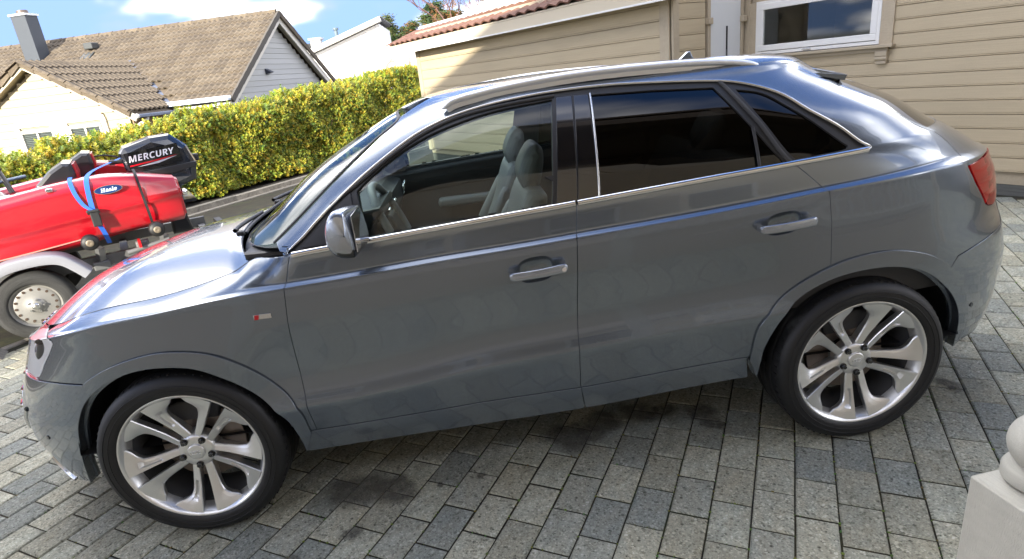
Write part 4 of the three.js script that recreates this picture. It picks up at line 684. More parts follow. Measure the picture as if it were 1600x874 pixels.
  mesh('gutter', [box(5.0, .05, .09, -2.35, 2.87, W - .22, .02)], whitePaint, G);
}
// ---------------------------------------------------------------- house with brown tiled roof
function tileGeo(w, l, th, seg = 8, nose = .018) { // x across, z down the slope towards +z, wavy section
  const P = [], I = [], f = s => th * (.42 + .5 * Math.sin(s * 2 * Math.PI - .9)); 
  for (const z of [0, 1]) for (let i = 0; i <= seg; i++) { const s = i / seg; P.push((s - .5) * w * 1.04, f(s) + z * nose * .7, (z - 1) * l); }
  for (let i = 0; i <= seg; i++) { const s = i / seg; P.push((s - .5) * w * 1.04, f(s) + nose * .7, 0); } for (let i = 0; i <= seg; i++) { const s = i / seg; P.push((s - .5) * w * 1.04, f(s) - nose * .5, -.004); }
  const n = seg + 1; for (let i = 0; i < seg; i++) { I.push(i, i + n, i + 1, i + 1, i + n, i + n + 1); const a = 2 * n + i; I.push(a, a + n, a + 1, a + 1, a + n, a + n + 1); }
  const g = new THREE.BufferGeometry(); g.setAttribute('position', new THREE.Float32BufferAttribute(P, 3)); g.setIndex(I); g.computeVertexNormals(); const q = g.attributes.position, U = new Float32Array(q.count * 2); for (let i = 0; i < q.count; i++) { U[2 * i] = q.getX(i) * 2; U[2 * i + 1] = q.getZ(i) * 2; } g.setAttribute('uv', new THREE.BufferAttribute(U, 2)); return tidy(g);
}
{
  const roofTex = dataTex(256, 256, (u, v) => .82 + .3 * tn(u, v, 4, 15) + .25 * tn(u, v, 40, 2, 3) + (rnd() > .985 ? rr(.1, .35) : 0) + rr(-.06, .06));
  const brown = [[.185, .145, .098], [.165, .128, .086], [.205, .162, .11], [.15, .117, .08]].map(c => std(c, .88, 0, { map: roofTex }));
  const H = thing('brown_roofed_house', 'cream house with brown tiled gable roofs and grey chimney beyond the hedge', 'house', null, [-5.40, 0, -11.41], -.2061);
  const cream = [[.40, .345, .225], [.385, .33, .215], [.41, .355, .235]].map(c => std(c, .7)), grey = [[.40, .40, .385], [.385, .385, .37], [.415, .415, .40]].map(c => std(c, .7));
  const dt = (() => { // tile with two rolls
    const a = tileGeo(.15, .36, .045, 6, .032).translate(-.076, 0, 0), b = tileGeo(.15, .36, .045, 6, .032).translate(.076, 0, 0); return mg([a, b]); })();
  const main = { y0: 1.64, y1: 3.62, z1: -3.1 }, ang = Math.atan2(main.y1 - main.y0, 3.1), L = 3.68;
  let made = 0; const rest = [];
  const put = (x, y, z, rx, ry, mat) => { const m = new THREE.Mesh(dt, mat); m.position.set(x, y, z); m.rotation.set(rx, ry, 0, 'YXZ'); m.castShadow = m.receiveShadow = true;
    if (made < 300) { m.name = 'roof_tile'; H.add(m); made++; } else { m.updateMatrix(); rest.push(dt.clone().applyMatrix4(m.matrix)); } };
  // porch wing: ridge along z at x -3.3
  const wr = { x: -3.3, y: 2.76, e: 1.55, hw: 2.14 }, wang = Math.atan2(wr.y - wr.e, wr.hw);
  for (let r = 0; r < 11; r++) for (let c = 0; c < 31; c++) {
    const s = (r + 1) * .335, x = .10 - c * .302, z = main.z1 + s * Math.cos(ang) * 1.0, y = main.y1 - s * Math.sin(ang) + .02;
    if (y < wr.y + .05 && Math.abs(x - wr.x) < (wr.y - y) * wr.hw / (wr.y - wr.e) - .02) continue;
    put(x, y + rr(-.003, .003), z, ang + rr(-.01, .01), 0, brown[Math.floor(rnd() * 4)]);
  }
  for (const sd of [1, -1]) for (let r = 0; r < 7; r++) for (let c = 0; c < 11; c++) {
    const s = (r + 1) * .345, x = wr.x + sd * s * Math.cos(wang), y = wr.y - s * Math.sin(wang) + .03, z = 1.28 - c * .302, zm = -3.1 + (main.y1 - y) / Math.tan(ang); if (z < zm - .25) continue;
    put(x, y, z, wang + rr(-.01, .01), sd * Math.PI / 2, brown[Math.floor(rnd() * 4)]);
  }
  const rt = mesh('further_roof_tiles', mg(rest), brown[0], H); rt.userData.kind = 'stuff';
  // far slope and roof decks
  const deck = (p, q, u, v, mat) => { const P = [p, q, u, v], g = new THREE.BufferGeometry(); g.setAttribute('position', new THREE.Float32BufferAttribute([...p, ...q, ...u, ...p, ...u, ...v], 3)); g.computeVertexNormals(); return g; };
  mesh('roof_deck', [deck([-9.3, main.y0 - .01, .02], [.2, main.y0 - .01, .02], [.2, main.y1 - .01, -3.1], [-9.3, main.y1 - .01, -3.1]), deck([.2, 1.60, -6.1], [-9.3, 1.60, -6.1], [-9.3, main.y1 - .02, -3.1], [.2, main.y1 - .02, -3.1]), deck([wr.x, wr.y - .0, 1.3], [wr.x, wr.y - .0, -1.85], [wr.x + 2.2, wr.e - .03, -.1], [wr.x + 2.2, wr.e - .03, 1.3]), deck([wr.x, wr.y, -1.85], [wr.x, wr.y, 1.3], [wr.x - 2.2, wr.e - .03, 1.3], [wr.x - 2.2, wr.e - .03, -.1])], brown[3], H);
  for (let i = 0; i < 24; i++) mesh('ridge_tile', new THREE.CylinderGeometry(.095, .105, .42, 10, 1, false, -1.6, 3.2).rotateZ(Math.PI / 2).rotateX(-Math.PI / 2 * 0).translate(.0 - i * .395, main.y1 - .02, -3.1), brown[i % 4], H);
  for (let i = 0; i < 8; i++) mesh('ridge_tile', new THREE.CylinderGeometry(.085, .095, .42, 10, 1, false, -1.6, 3.2).rotateX(Math.PI / 2).translate(wr.x, wr.y, 1.1 - i * .39), brown[i % 4], H);
  // verge: dark cap tiles down both gable edges
  const vm = std([.085, .075, .062], .8);
  for (let r = 0; r < 11; r++) { const s = r * .335, a = [.26, main.y1 - s * Math.sin(ang) - .03, -3.1 + s * Math.cos(ang)], b = [.26, a[1] - .33 * Math.sin(ang), a[2] + .33 * Math.cos(ang)]; mesh('verge_tile', bar([a[0], a[1] + .012, a[2]], b, .05, .13), vm, H); const c = [.26, a[1], -6.2 - a[2]], d = [.26, b[1], -6.2 - b[2]]; mesh('verge_tile', bar([c[0], c[1] + .012, c[2]], d, .05, .13), brown[3], H); }
  // steps of the porch roof's edge
  for (const sd of [1, -1]) for (let r = 0; r < 7; r++) { const s = r * .345, a = [wr.x + sd * s * Math.cos(wang), wr.y - s * Math.sin(wang) - .01, 1.36], b = [wr.x + sd * (s + .35) * Math.cos(wang), a[1] - .35 * Math.sin(wang), 1.36]; mesh('verge_tile', bar([a[0], a[1] + .03, a[2]], [b[0], b[1] + .0, b[2]], .05, .13), brown[(r + 1) % 4], H); mesh('verge_tile', bar([a[0] , a[1] + .058, 1.26], [b[0], b[1] + .03, 1.26], .22, .012), brown[r % 4], H); }
  mesh('valley', [bar([wr.x + .05, wr.y + .05, -1.78], [wr.x + 2.13, wr.e + .05, .10], .16, .012), bar([wr.x - .05, wr.y + .05, -1.78], [wr.x - 2.13, wr.e + .05, .10], .16, .012)], std([.10, .12, .17], .5, .5), H);
  // gable end, facing right, in grey white boards
  const gb = new THREE.BoxGeometry(1, 1, 1);
  for (let i = 0; i < 36; i++) { const y = -1 + i * .13, yt = y + .125, f = clamp((main.y1 - .12 - yt) / (main.y1 - main.y0), 0, 1.02), z0 = -3.05 - 2.95 * Math.min(1, f), z1 = -3.05 + 2.55 * Math.min(1, f); if (f <= 0) break; const m = new THREE.Mesh(gb, grey[i % 3]); m.name = 'board'; m.castShadow = m.receiveShadow = true; m.scale.set(.03, .127, z1 - z0); m.position.set(-.02, y + .063, (z0 + z1) / 2); m.rotation.z = .09; H.add(m); }
  mesh('gable_core', extrude([[-5.9, -1.2], [-.45, -1.2], [-.45, 1.62], [-3.05, main.y1 - .15], [-5.9, 1.62]], 9.0, 0).rotateY(-Math.PI / 2).translate(-.06, 0, 0), grey[1], H);
  mesh('barge_board', [bar([.20, main.y1 - .16, -3.1], [.20, main.y0 - .16, .0], .03, .16), bar([.20, main.y1 - .16, -3.1], [.20, 1.46, -6.15], .03, .16)], std([.60, .57, .50], .6), H);
  mesh('gable_soffit', [bar([.095, main.y1 - .085, -3.1], [.095, main.y0 - .085, .0], .22, .02), bar([.095, main.y1 - .085, -3.1], [.095, 1.53, -6.15], .22, .02)], std([.60, .57, .50], .6), H);
  mesh('wall_lamp', extrude([[0, 0], [.16, -.10], [0, -.14]], .14, .01).rotateY(0).translate(.0, 2.27, -2.35), std([.03, .035, .05], .4), H);
  mesh('gable_window', [box(.03, .55, .6, .012, 1.08, -2.95), box(.03, .55, .45, .012, 1.08, -3.75)], std([.55, .55, .50], .5), H);
  // eave of the main roof, gutter, corner post, dark brown front wall
  mesh('gutter', [new THREE.CylinderGeometry(.06, .06, 1.75, 12, 1, false, 0, Math.PI).rotateZ(-Math.PI / 2).rotateX(Math.PI).translate(-.62, main.y0 - .02, .10), box(1.75, .09, .02, -.62, main.y0 + .03, .03)], std([.62, .68, .74], .35), H);
  mesh('eave_board', box(1.7, .05, .14, -.62, main.y0 - .10, -.02), whitePaint, H);
  mesh('corner_post', box(.13, 2.8, .13, -.08, .2, -.06), whitePaint, H);
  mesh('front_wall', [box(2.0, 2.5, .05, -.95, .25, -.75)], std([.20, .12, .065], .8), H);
  for (const x of [-1.0]) { const w = new THREE.Group(); w.name = 'window'; H.add(w); mesh('frame', [box(.62, .75, .03, x, 1.18, -.71)], std([.50, .40, .26], .6), w); for (const s of [-.13, .13]) mesh('pane', box(.22, .6, .012, x + s, 1.13, -.69), phys([.05, .06, .055], { roughness: .06 }), w); }
  // porch wing walls and windows
  for (let i = 0; i < 24; i++) { const y = -1 + i * .155, f = clamp((wr.y - .10 - y - .15) / (wr.y - wr.e), 0, .88), m = new THREE.Mesh(gb, cream[i % 3]); if (f <= 0) break; m.name = 'board'; m.castShadow = m.receiveShadow = true; m.scale.set(2 * 2.14 * f, .15, .03); m.position.set(wr.x, y + .075, 1.13); m.rotation.x = -.07; H.add(m); }
  mesh('wing_core', [extrude([[wr.x - 1.86, -1.2], [wr.x + 1.86, -1.2], [wr.x + 1.86, 1.6], [wr.x, 2.62], [wr.x - 1.86, 1.6]], 2.0, 0).translate(0, 0, -.9)], cream[1], H);
  mesh('barge_board', [bar([wr.x, wr.y - .05, 1.33], [wr.x + 2.2, wr.e - .09, 1.33], .03, .13), bar([wr.x, wr.y - .05, 1.33], [wr.x - 2.2, wr.e - .09, 1.33], .03, .13)], std([.46, .42, .32], .6), H);
  mesh('soffit', [deck([wr.x, wr.y - .08, 1.30], [wr.x, wr.y - .08, 1.0], [wr.x + 2.15, wr.e - .12, 1.0], [wr.x + 2.15, wr.e - .12, 1.3]), deck([wr.x, wr.y - .08, 1.30], [wr.x, wr.y - .08, 1.0], [wr.x - 2.15, wr.e - .12, 1.0], [wr.x - 2.15, wr.e - .12, 1.3])], cream[0], H);
  const trim = std([.50, .485, .43], .5), blind = dataTex(64, 256, (u, v) => .45 + .12 * Math.sign(Math.sin(v * 2 * Math.PI * 18)));
  mesh('window_trim', [box(2.15, .10, .045, wr.x + .27, 1.565, 1.165), box(.12, .95, .05, wr.x - .78, 1.08, 1.165), box(.12, .95, .05, wr.x + 1.30, 1.08, 1.165), box(.42, .95, .035, wr.x + .22, 1.08, 1.16), box(2.3, .05, .10, wr.x + .27, .58, 1.19)], trim, H);
  for (const [x, w] of [[wr.x - .33, .84], [wr.x + .83, .78]]) { const g = new THREE.Group(); g.name = 'window'; H.add(g); mesh('frame', [box(w, .06, .05, x, 1.42, 1.165), box(w, .06, .05, x, .72, 1.165), box(.05, .76, .05, x - w / 2 + .025, 1.07, 1.166), box(.05, .76, .05, x + w / 2 - .025, 1.07, 1.166), box(.045, .76, .05, x, 1.07, 1.166)], trim, g); for (const s of [-1, 1]) mesh('pane', box(w / 2 - .06, .66, .01, x + s * w / 4, 1.07, 1.155), phys([.30, .36, .32], { map: blind, roughness: .15, clearcoat: 1 }), g); }
  mesh('lintel', box(2.1, .03, .06, wr.x + .27, 1.635, 1.17), std([.45, .38, .27], .6), H);
  mesh('downpipe', [tube([[wr.x + 2.16, 1.50, .95], [wr.x + 2.15, 1.42, .98], [wr.x + 1.95, 1.30, 1.06], [wr.x + 1.90, 1.2, 1.08], [wr.x + 1.90, 0, 1.08]], .035, 20, 8)], whitePaint, H);
  mesh('wing_gutter', [box(.07, .07, 1.35, wr.x + 2.2, wr.e - .05, .62, .02)], std([.16, .19, .26], .5, .3), H); mesh('wing_gutter_end', new THREE.SphereGeometry(.05, 12, 8).translate(wr.x + 2.2, wr.e - .05, 1.31), whitePaint, H);
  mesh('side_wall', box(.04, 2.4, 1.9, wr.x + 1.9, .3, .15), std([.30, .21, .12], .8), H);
  // chimney and vent on the main slope
  const ch = new THREE.Group(); ch.name = 'chimney'; H.add(ch);
  mesh('stack', [box(.43, 1.36, .38, -6.33, 3.56, -2.35, .01)], std([.045, .054, .066], .6), ch); mesh('crown', box(.49, .05, .44, -6.33, 4.25, -2.35), std([.5, .52, .53], .4, .6), ch); mesh('cowl', new THREE.CylinderGeometry(.13, .14, .10, 16).rotateZ(.1).translate(-6.33, 4.31, -2.35), std([.14, .11, .09], .5, .4), ch);
  const vt = new THREE.Group(); vt.name = 'roof_vent'; H.add(vt); mesh('hood', [box(.26, .16, .26, -4.75, 3.33, -2.42, .03)], std([.05, .055, .055], .6), vt); mesh('flashing', bar([-4.75, 3.17, -2.3], [-4.75, 3.02, -2.07], .3, .02), std([.05, .055, .055], .6), vt);
}
// ---------------------------------------------------------------- white house with a single pitch, further off
{
  const H = thing('white_house', 'bright white house with a rising single pitch roof behind the hedge', 'house', null, [-6.1, 0, -36.2], 0);
  mesh('wall', extrude([[-4.2, -1], [2.55, -1], [2.55, 3.42], [1.70, 3.95], [1.70, 5.0], [-4.2, 3.15]], 6, 0).translate(0, 0, -6), whiteWall, H);
  mesh('fascia', [bar([-4.4, 3.27, .25], [1.85, 5.23, .25], .6, .24)], whitePaint, H); mesh('low_fascia', bar([1.66, 4.02, .2], [2.85, 3.42, .2], .5, .2), whitePaint, H);
  mesh('roof', bar([-4.4, 3.42, -3], [1.9, 5.38, -3], 6.6, .06), std([.2, .2, .2], .8), H);
  mesh('chimney', [box(.62, .9, .6, -2.55, 4.15, -2, .02), box(.8, .12, .8, -2.55, 4.68, -2)], std([.45, .45, .45], .6), H); mesh('vent_pipe', [new THREE.CylinderGeometry(.12, .12, .7, 12).translate(-1.15, 4.75, -1.5), new THREE.CylinderGeometry(.19, .19, .12, 12).translate(-1.15, 5.1, -1.5)], std([.10, .14, .16], .5), H);
  const A = thing('low_tiled_annexe', 'low white annexe with a sand brown tiled roof before the white house', 'house', null, [-6.1, 0, -33.2], 0);
  const tile = [[.34, .27, .19], [.31, .245, .17], [.36, .29, .21]].map(c => std(c, .85)), tg = tileGeo(.26, .42, .05, 4);
  for (let r = 0; r < 4; r++) for (let c = 0; c < 30; c++) { const m = new THREE.Mesh(tg, tile[Math.floor(rnd() * 3)]); m.name = 'roof_tile'; m.castShadow = m.receiveShadow = true; m.position.set(-3.6 + c * .262, 1.98 - r * .16 - 0, -.85 + r * .36); m.rotation.x = .42; A.add(m); }
  mesh('wall', box(8, 2.6, 1.6, .2, .05, -.8), whiteWall, A); mesh('gutter', box(8, .16, .12, .2, 1.36, .42, .03), std([.55, .58, .6], .4), A); mesh('ridge', box(8, .06, .1, .2, 2.12, -1.2), std([.5, .5, .48], .5), A);
}
// ---------------------------------------------------------------- trees and rock beyond
const clump = (() => { const P = []; for (let i = 0; i < 26; i++) { const a = rr(0, 6.28), b = Math.acos(rr(-1, 1)), r = rr(.3, 1), x = Math.sin(b) * Math.cos(a) * r, y = Math.cos(b) * r * .7, z = Math.sin(b) * Math.sin(a) * r, s = rr(.16, .30), t = rr(0, 6.28), u = [Math.cos(t) * s, rr(-.5, .5) * s, Math.sin(t) * s], v = [-Math.sin(t) * s * .5, s * .6, Math.cos(t) * s * .5]; P.push(x - u[0], y - u[1], z - u[2], x + u[0], y + u[1], z + u[2], x + v[0], y + v[1], z + v[2]); } const g = new THREE.BufferGeometry(); g.setAttribute('position', new THREE.Float32BufferAttribute(P, 3)); g.computeVertexNormals(); return g; })();
const treeLeaf = new THREE.MeshPhysicalMaterial({ color: 0xffffff, roughness: .8, transmission: .2, thickness: 0 }), bark = std([.14, .085, .05], .9);
function tree(name, label, x, z, y0, h, w, tones, n, kind, s = .42) {
  const t = thing(name, label, 'tree', kind === 'pine' ? 'pines beyond the houses' : 'rust brown autumn trees', [x, y0, z]), im = new THREE.InstancedMesh(clump, treeLeaf, n), d = new THREE.Object3D(), c = new THREE.Color(), limbs = [];
  mesh('trunk', tube([[0, 0, 0], [rr(-.1, .1), h * .5, rr(-.1, .1)], [rr(-.2, .2), h * .96, 0]], h * .018, 10, 7), bark, t);
  for (let i = 0; i < 26; i++) { const f = rr(.35, .95), a = rr(0, 6.28), l = w * (kind === 'pine' ? (1.15 - f) : Math.sin(f * 3)) * rr(.6, 1); limbs.push([f * h, a, l]); mesh('limb', tube([[0, f * h * .94, 0], [Math.cos(a) * l * .5, f * h + .12 * l, Math.sin(a) * l * .5], [Math.cos(a) * l, f * h + (kind === 'pine' ? .1 : .5) * l, Math.sin(a) * l]], h * .005, 5, 5), bark, t); }
  for (let i = 0; i < n; i++) { const [y, a, l] = limbs[Math.floor(rnd() * limbs.length)], q = Math.pow(rnd(), .6), k = s * rr(.6, 1.3); d.position.set(Math.cos(a) * l * q + rr(-.25, .25) * w * .4, y + .25 * l * q + rr(-.2, .25) * w * .4, Math.sin(a) * l * q + rr(-.25, .25) * w * .4); d.rotation.set(rr(-.5, .5), rr(0, 6.28), rr(-.5, .5)); d.scale.set(k, k * .8, k); d.updateMatrix(); im.setMatrixAt(i, d.matrix); const g = tones[Math.floor(rnd() * tones.length)]; c.setRGB(g[0] * rr(.8, 1.2), g[1] * rr(.8, 1.2), g[2]); im.setColorAt(i, c); }
  im.name = 'crown'; im.userData.kind = 'stuff'; im.castShadow = im.receiveShadow = true; t.add(im); return t;
}
const pineT = [[.045, .085, .02], [.06, .11, .025], [.035, .07, .02], [.09, .12, .025]], rust = [[.22, .10, .03], [.26, .14, .035], [.16, .10, .03]];
tree('pine_tree', 'pale green pine nearest the white house roof', -5.9, -57, -1, 8.6, 3.0, [...pineT, [.14, .14, .03]], 420, 'pine', .6);
tree('pine_tree', 'pine with rust brown lower branches between two greener pines', -3.9, -58, -1, 8.0, 2.8, [...pineT, ...rust], 420, 'pine', .6);
tree('pine_tree', 'full round green pine above the garage eave', -1.7, -57, -1, 9.3, 2.8, pineT, 460, 'pine', .6);
tree('rusty_tree', 'low rust brown bush standing below the pines', -4.9, -52, -1, 5.2, 1.9, rust, 300, 'broad', .5);
tree('rusty_tree', 'rust brown tree beside the bare twigged tree', 0.0, -56, -1, 8.4, 2.2, [...rust, ...pineT], 420, 'broad', .5);
{ // nearly bare tree with fine twigs
  const t = thing('bare_tree', 'nearly leafless autumn tree with fine reddish twigs over the roof', 'tree', null, [.5, -1, -54]), g = [];
  const grow = (p, dir, l, r, k) => { const q = [p[0] + dir[0] * l, p[1] + dir[1] * l, p[2] + dir[2] * l]; g.push(tube([p, [(p[0] + q[0]) / 2 + rr(-.05, .05) * l, (p[1] + q[1]) / 2, (p[2] + q[2]) / 2], q], r, 3, 4)); if (k > 0) for (let i = 0; i < 3; i++) { const n = [dir[0] + rr(-.75, .75), dir[1] + rr(-.25, .45), dir[2] + rr(-.75, .75)], m = Math.hypot(...n); grow(q, n.map(v => v / m), l * rr(.62, .8), r * .6, k - 1); } };
  grow([0, 0, 0], [0, 1, 0], 3.6, .16, 5); mesh('trunk', mg(g), std([.16, .09, .075], .9), t);
  const im = new THREE.InstancedMesh(clump, treeLeaf, 150), d = new THREE.Object3D(), c = new THREE.Color(); for (let i = 0; i < 150; i++) { d.position.set(rr(-3, 3), rr(6.5, 11.5), rr(-2, 2)); d.rotation.set(rr(0, 3), rr(0, 3), 0); d.scale.setScalar(rr(.15, .3)); d.updateMatrix(); im.setMatrixAt(i, d.matrix); c.setRGB(.28 * rr(.7, 1.2), .13, .04); im.setColorAt(i, c); } im.name = 'crown'; im.userData.kind = 'stuff'; im.castShadow = true; t.add(im);
}
{ // rock face between the white house and the garage
  const g = new THREE.IcosahedronGeometry(1, 24), q = g.attributes.position; for (let i = 0; i < q.count; i++) { const v = V(q.getX(i), q.getY(i), q.getZ(i)), f = 1 + .22 * fbm(v.x * 1.6, v.y * 1.6, v.z * 1.6, 4) + .10 * noise.noise(v.x * 5, v.y * 1.2, v.z * 5); v.multiplyScalar(f); q.setXYZ(i, v.x * 2.6, v.y * 2.6, v.z * 2.2); } g.computeVertexNormals();
  const col = new Float32Array(q.count * 3); for (let i = 0; i < q.count; i++) { const s = fbm(q.getX(i) * 1.8, q.getY(i) * .4, q.getZ(i) * 1.8, 4), m = s > .06 ? 1 : 0; const a = m ? [.22, .16, .14] : [.46, .42, .36], k = 1 + .35 * fbm(q.getX(i) * 5, q.getY(i) * 5, q.getZ(i) * 5, 3); col.set(a.map(c => c * k), i * 3); } g.setAttribute('color', new THREE.BufferAttribute(col, 3));
  const o = single('rock_outcrop', g, new THREE.MeshStandardMaterial({ vertexColors: true, roughness: .95 }), 'streaked grey rock outcrop between the white house and the garage', 'rock'); o.position.set(-2.5, .95, -36);
}
// ---------------------------------------------------------------- boat on its trailer
const redGel = phys([.42, .004, .012], { roughness: .3, clearcoat: 1, clearcoatRoughness: .06 }), redIn = phys([.40, .005, .012], { roughness: .4, clearcoat: .5 });
const galv = std([.15, .152, .152], .5, .5), greyPlastic = std([.24, .245, .27], .55), boatBlack = phys([.012, .013, .016], { roughness: .3, clearcoat: .6 });
const BA = .506, boatAt = (x, y, z) => [-2.54 + (x + 2.2) * Math.cos(BA) + (z + .0) * Math.sin(BA), y, -2.31 - (x + 2.2) * Math.sin(BA) + z * Math.cos(BA)];
const BZ = -.69; // centre line; the near side lies at z 0, the stern at x -2.2
const boat = thing('motorboat', 'small red motorboat with black seats strapped on a trailer', 'boat', null, boatAt(0, 0, 0), BA);
{
  // hull sections from stern (x -2.2) to bow (x -6.1): half outline as [half width, height]
  const xs = [-2.22, -2.24, -2.45, -2.8, -3.2, -3.6, -4.0, -4.4, -4.8, -5.2, -5.6, -5.9, -6.15];
  const topY = curve([-6.2, 1.04], [-5, .99], [-4.2, 1.015], [-3.7, 1.055], [-3.37, 1.09], [-3.17, 1.115], [-2.99, 1.135], [-2.76, 1.145], [-2.59, 1.127], [-2.38, 1.09], [-2.24, 1.05], [-2.2, 1.04]), botY = curve([-6.2, 1.0], [-5.6, .72], [-4.8, .56], [-3.9, .565], [-3.53, .59], [-3.0, .615], [-2.68, .655], [-2.2, .672]), midY = curve([-6.2, 1.06], [-4.5, .80], [-3.47, .80], [-3.06, .827], [-2.62, .86], [-2.2, .89]);
  const wid = curve([-6.2, .05], [-5.8, .32], [-5.2, .52], [-4.6, .62], [-4, .67], [-3, .69], [-2.2, .67]);
  const sec = (x, i) => { const t = topY(x), b = botY(x), w = wid(x), k = i === 0 ? .03 : 0, H = t - b, m = midY(x);
    return [[0, b - .05 + k], [w * .45, b - .03 + k], [w * .84 - k, b + k], [w * .93 - k, b + .05], [w * .955 - k, m - .05], [w * .965 - k, m - .016], [w - k, m], [w - k, m + .025], [w * .992 - k, m + .06], [w * .965 - k, t - .10], [w * .93 - k, t - .035], [w * .87 - k, t - .008 - k], [w * .78, t - k], [w * .66, t - .015 - k], [w * .60, t - .06], [w * .57, t - .30]]; };
  const fine = []; for (let i = 0; i + 1 < xs.length; i++) { const n = i < 2 ? 1 : 6; for (let k = 0; k < n; k++) fine.push(lerp(xs[i], xs[i + 1], k / n)); } fine.push(xs[xs.length - 1]);
  const P = [], I = [], rows = fine.map((x, i) => sec(x, i)), n = rows[0].length;
  for (const s of [1, -1]) { const o = P.length / 3; rows.forEach((r, i) => r.forEach(([w, y]) => P.push(fine[i], y, BZ + s * w))); for (let i = 0; i + 1 < rows.length; i++) for (let j = 0; j + 1 < n; j++) { const a = o + i * n + j, b = a + n; if (s > 0) I.push(a, a + 1, b, a + 1, b + 1, b); else I.push(a, b, a + 1, a + 1, b, b + 1); } }
  const g = new THREE.BufferGeometry(); g.setAttribute('position', new THREE.Float32BufferAttribute(P, 3)); g.setIndex(I); g.computeVertexNormals(); mesh('hull', g, redGel, boat);
  for (const s of [1, -1]) { const r = sec(-2.22, 0), T = new THREE.Shape(r.map(([w, y]) => new THREE.Vector2(w, y)).concat([new THREE.Vector2(.0, r[15][1])])); let tg = new THREE.ShapeGeometry(T).rotateY(Math.PI / 2).translate(-2.221, 0, BZ); if (s > 0) { tg = new THREE.ShapeGeometry(T); tg.applyMatrix4(new THREE.Matrix4().makeBasis(V(0, 0, 1), V(0, 1, 0), V(1, 0, 0))); tg.translate(-2.221, 0, BZ); } mesh('transom', tg, redGel, boat); }
  mesh('stern_pod_edge', [tube(sec(-2.225, 0).slice(3, 13).map(([w, y]) => [-2.225, y, BZ + w]), .012, 30, 8)], redGel, boat);
  mesh('cockpit_floor', box(3.6, .03, .9, -3.9, .80, BZ), boatBlack, boat);
  mesh('engine_well', box(.24, .22, .5, -2.44, .85, BZ, .04), redIn, boat);
  mesh('aft_deck', [box(.55, .07, .84, -2.66, 1.02, BZ - .02, .03)], redIn, boat);
  // a far-side locker shows red above the near side
  mesh('side_locker', extrude([[-2.98, .95], [-2.3, .95], [-2.3, 1.0], [-2.52, 1.15], [-2.76, 1.195], [-2.98, 1.14]], .30, .03).translate(0, 0, BZ - .60), redIn, boat);
  mesh('grab_rail', tube([[-3.0, 1.15, BZ - .40], [-2.86, 1.22, BZ - .42], [-2.66, 1.23, BZ - .42], [-2.5, 1.16, BZ - .40]], .008, 20, 6), M.black, boat);
  for (const [dx, dz] of [[0, .16], [.13, -.37]]) { const s = new THREE.Group(); s.name = 'seat'; s.position.set(-3.13 + dx, -.08 + (dx ? .035 : 0), BZ + dz); boat.add(s);
    const prof = [[-.16, .9], [.14, .9], [.20, 1.05], [.235, 1.24], [.225, 1.335], [.16, 1.345], [.06, 1.29], [-.04, 1.20], [-.13, 1.08]];
    mesh('shell', extrude(prof, .40, .03).translate(0, 0, -.2), boatBlack, s); mesh('panel', extrude([[.10, 1.0], [.215, 1.05], [.245, 1.24], [.235, 1.325], [.20, 1.32]], .37, .01).translate(.008, 0, -.185), redIn, s); }
  mesh('fuel_tank', new THREE.TorusGeometry(.055, .03, 10, 20).rotateY(.4).translate(-2.98, 1.12, BZ + .1), M.black, boat);
  { const c = new THREE.Group(); c.name = 'helm'; boat.add(c); mesh('console', extrude([[-4.4, .85], [-3.5, .85], [-3.42, 1.0], [-3.6, 1.12], [-4.3, 1.16]], .8, .03).translate(0, 0, BZ - .4), boatBlack, c); mesh('lever', [rod([-3.35, 1.08, BZ + .20], [-3.39, 1.26, BZ + .18], .02), box(.07, .05, .06, -3.40, 1.28, BZ + .18, .015)], boatBlack, c); mesh('windshield', tube([[-4.2, 1.17, BZ + .42], [-3.6, 1.17, BZ + .36], [-3.25, 1.18, BZ + .05]], .014, 16, 6), std([.12, .16, .22], .3, .4), c); }
  mesh('stern_light', new THREE.SphereGeometry(.028, 14, 10).translate(-2.19, .90, BZ + .62), M.chrome, boat);
  mesh('cleat', box(.05, .03, .03, -3.08, 1.09, BZ + .655, .01), M.chrome, boat);
  // maker's oval on the side
  const cv = document.createElement('canvas'); cv.width = 512; cv.height = 192; const x = cv.getContext('2d'); x.fillStyle = '#0c2a5c'; x.fillRect(0, 0, 512, 192); x.fillStyle = '#dfe8f4'; x.font = 'bold italic 112px serif'; x.textAlign = 'center'; x.textBaseline = 'middle'; x.fillText('Hasle', 256, 98);
  const bt = new THREE.CanvasTexture(cv); bt.colorSpace = THREE.SRGBColorSpace; const em = new THREE.Group(); em.name = 'emblem'; boat.add(em);
  const ov = new THREE.Shape(); ov.absellipse(0, 0, .092, .029, 0, Math.PI * 2); const og = new THREE.ShapeGeometry(ov, 32), uv = og.attributes.uv, q = og.attributes.position; for (let i = 0; i < uv.count; i++) uv.setXY(i, q.getX(i) / .184 + .5, q.getY(i) / .07 + .5);
  const rimO = new THREE.Shape(); rimO.absellipse(0, 0, .098, .034, 0, Math.PI * 2); const place = (g, d) => g.rotateZ(.03).rotateX(-.13).translate(-2.71, 1.03, BZ + .690 + d);
  mesh('plate', place(new THREE.ShapeGeometry(rimO, 32), 0.004), M.satin, em); mesh('print', place(og, .0062), phys(0xffffff, { map: bt, roughness: .35 }), em);
  // strakes: light line low on the hull
  mesh('spray_rail', tube([[-3.7, botY(-3.7) + .05, BZ + wid(-3.7) * .93 + .004], [-3.2, botY(-3.2) + .055, BZ + wid(-3.2) * .93 + .004], [-2.95, botY(-2.95) + .06, BZ + wid(-2.95) * .93 + .004]], .006, 16, 6), std([.55, .20, .16], .5), boat);
}
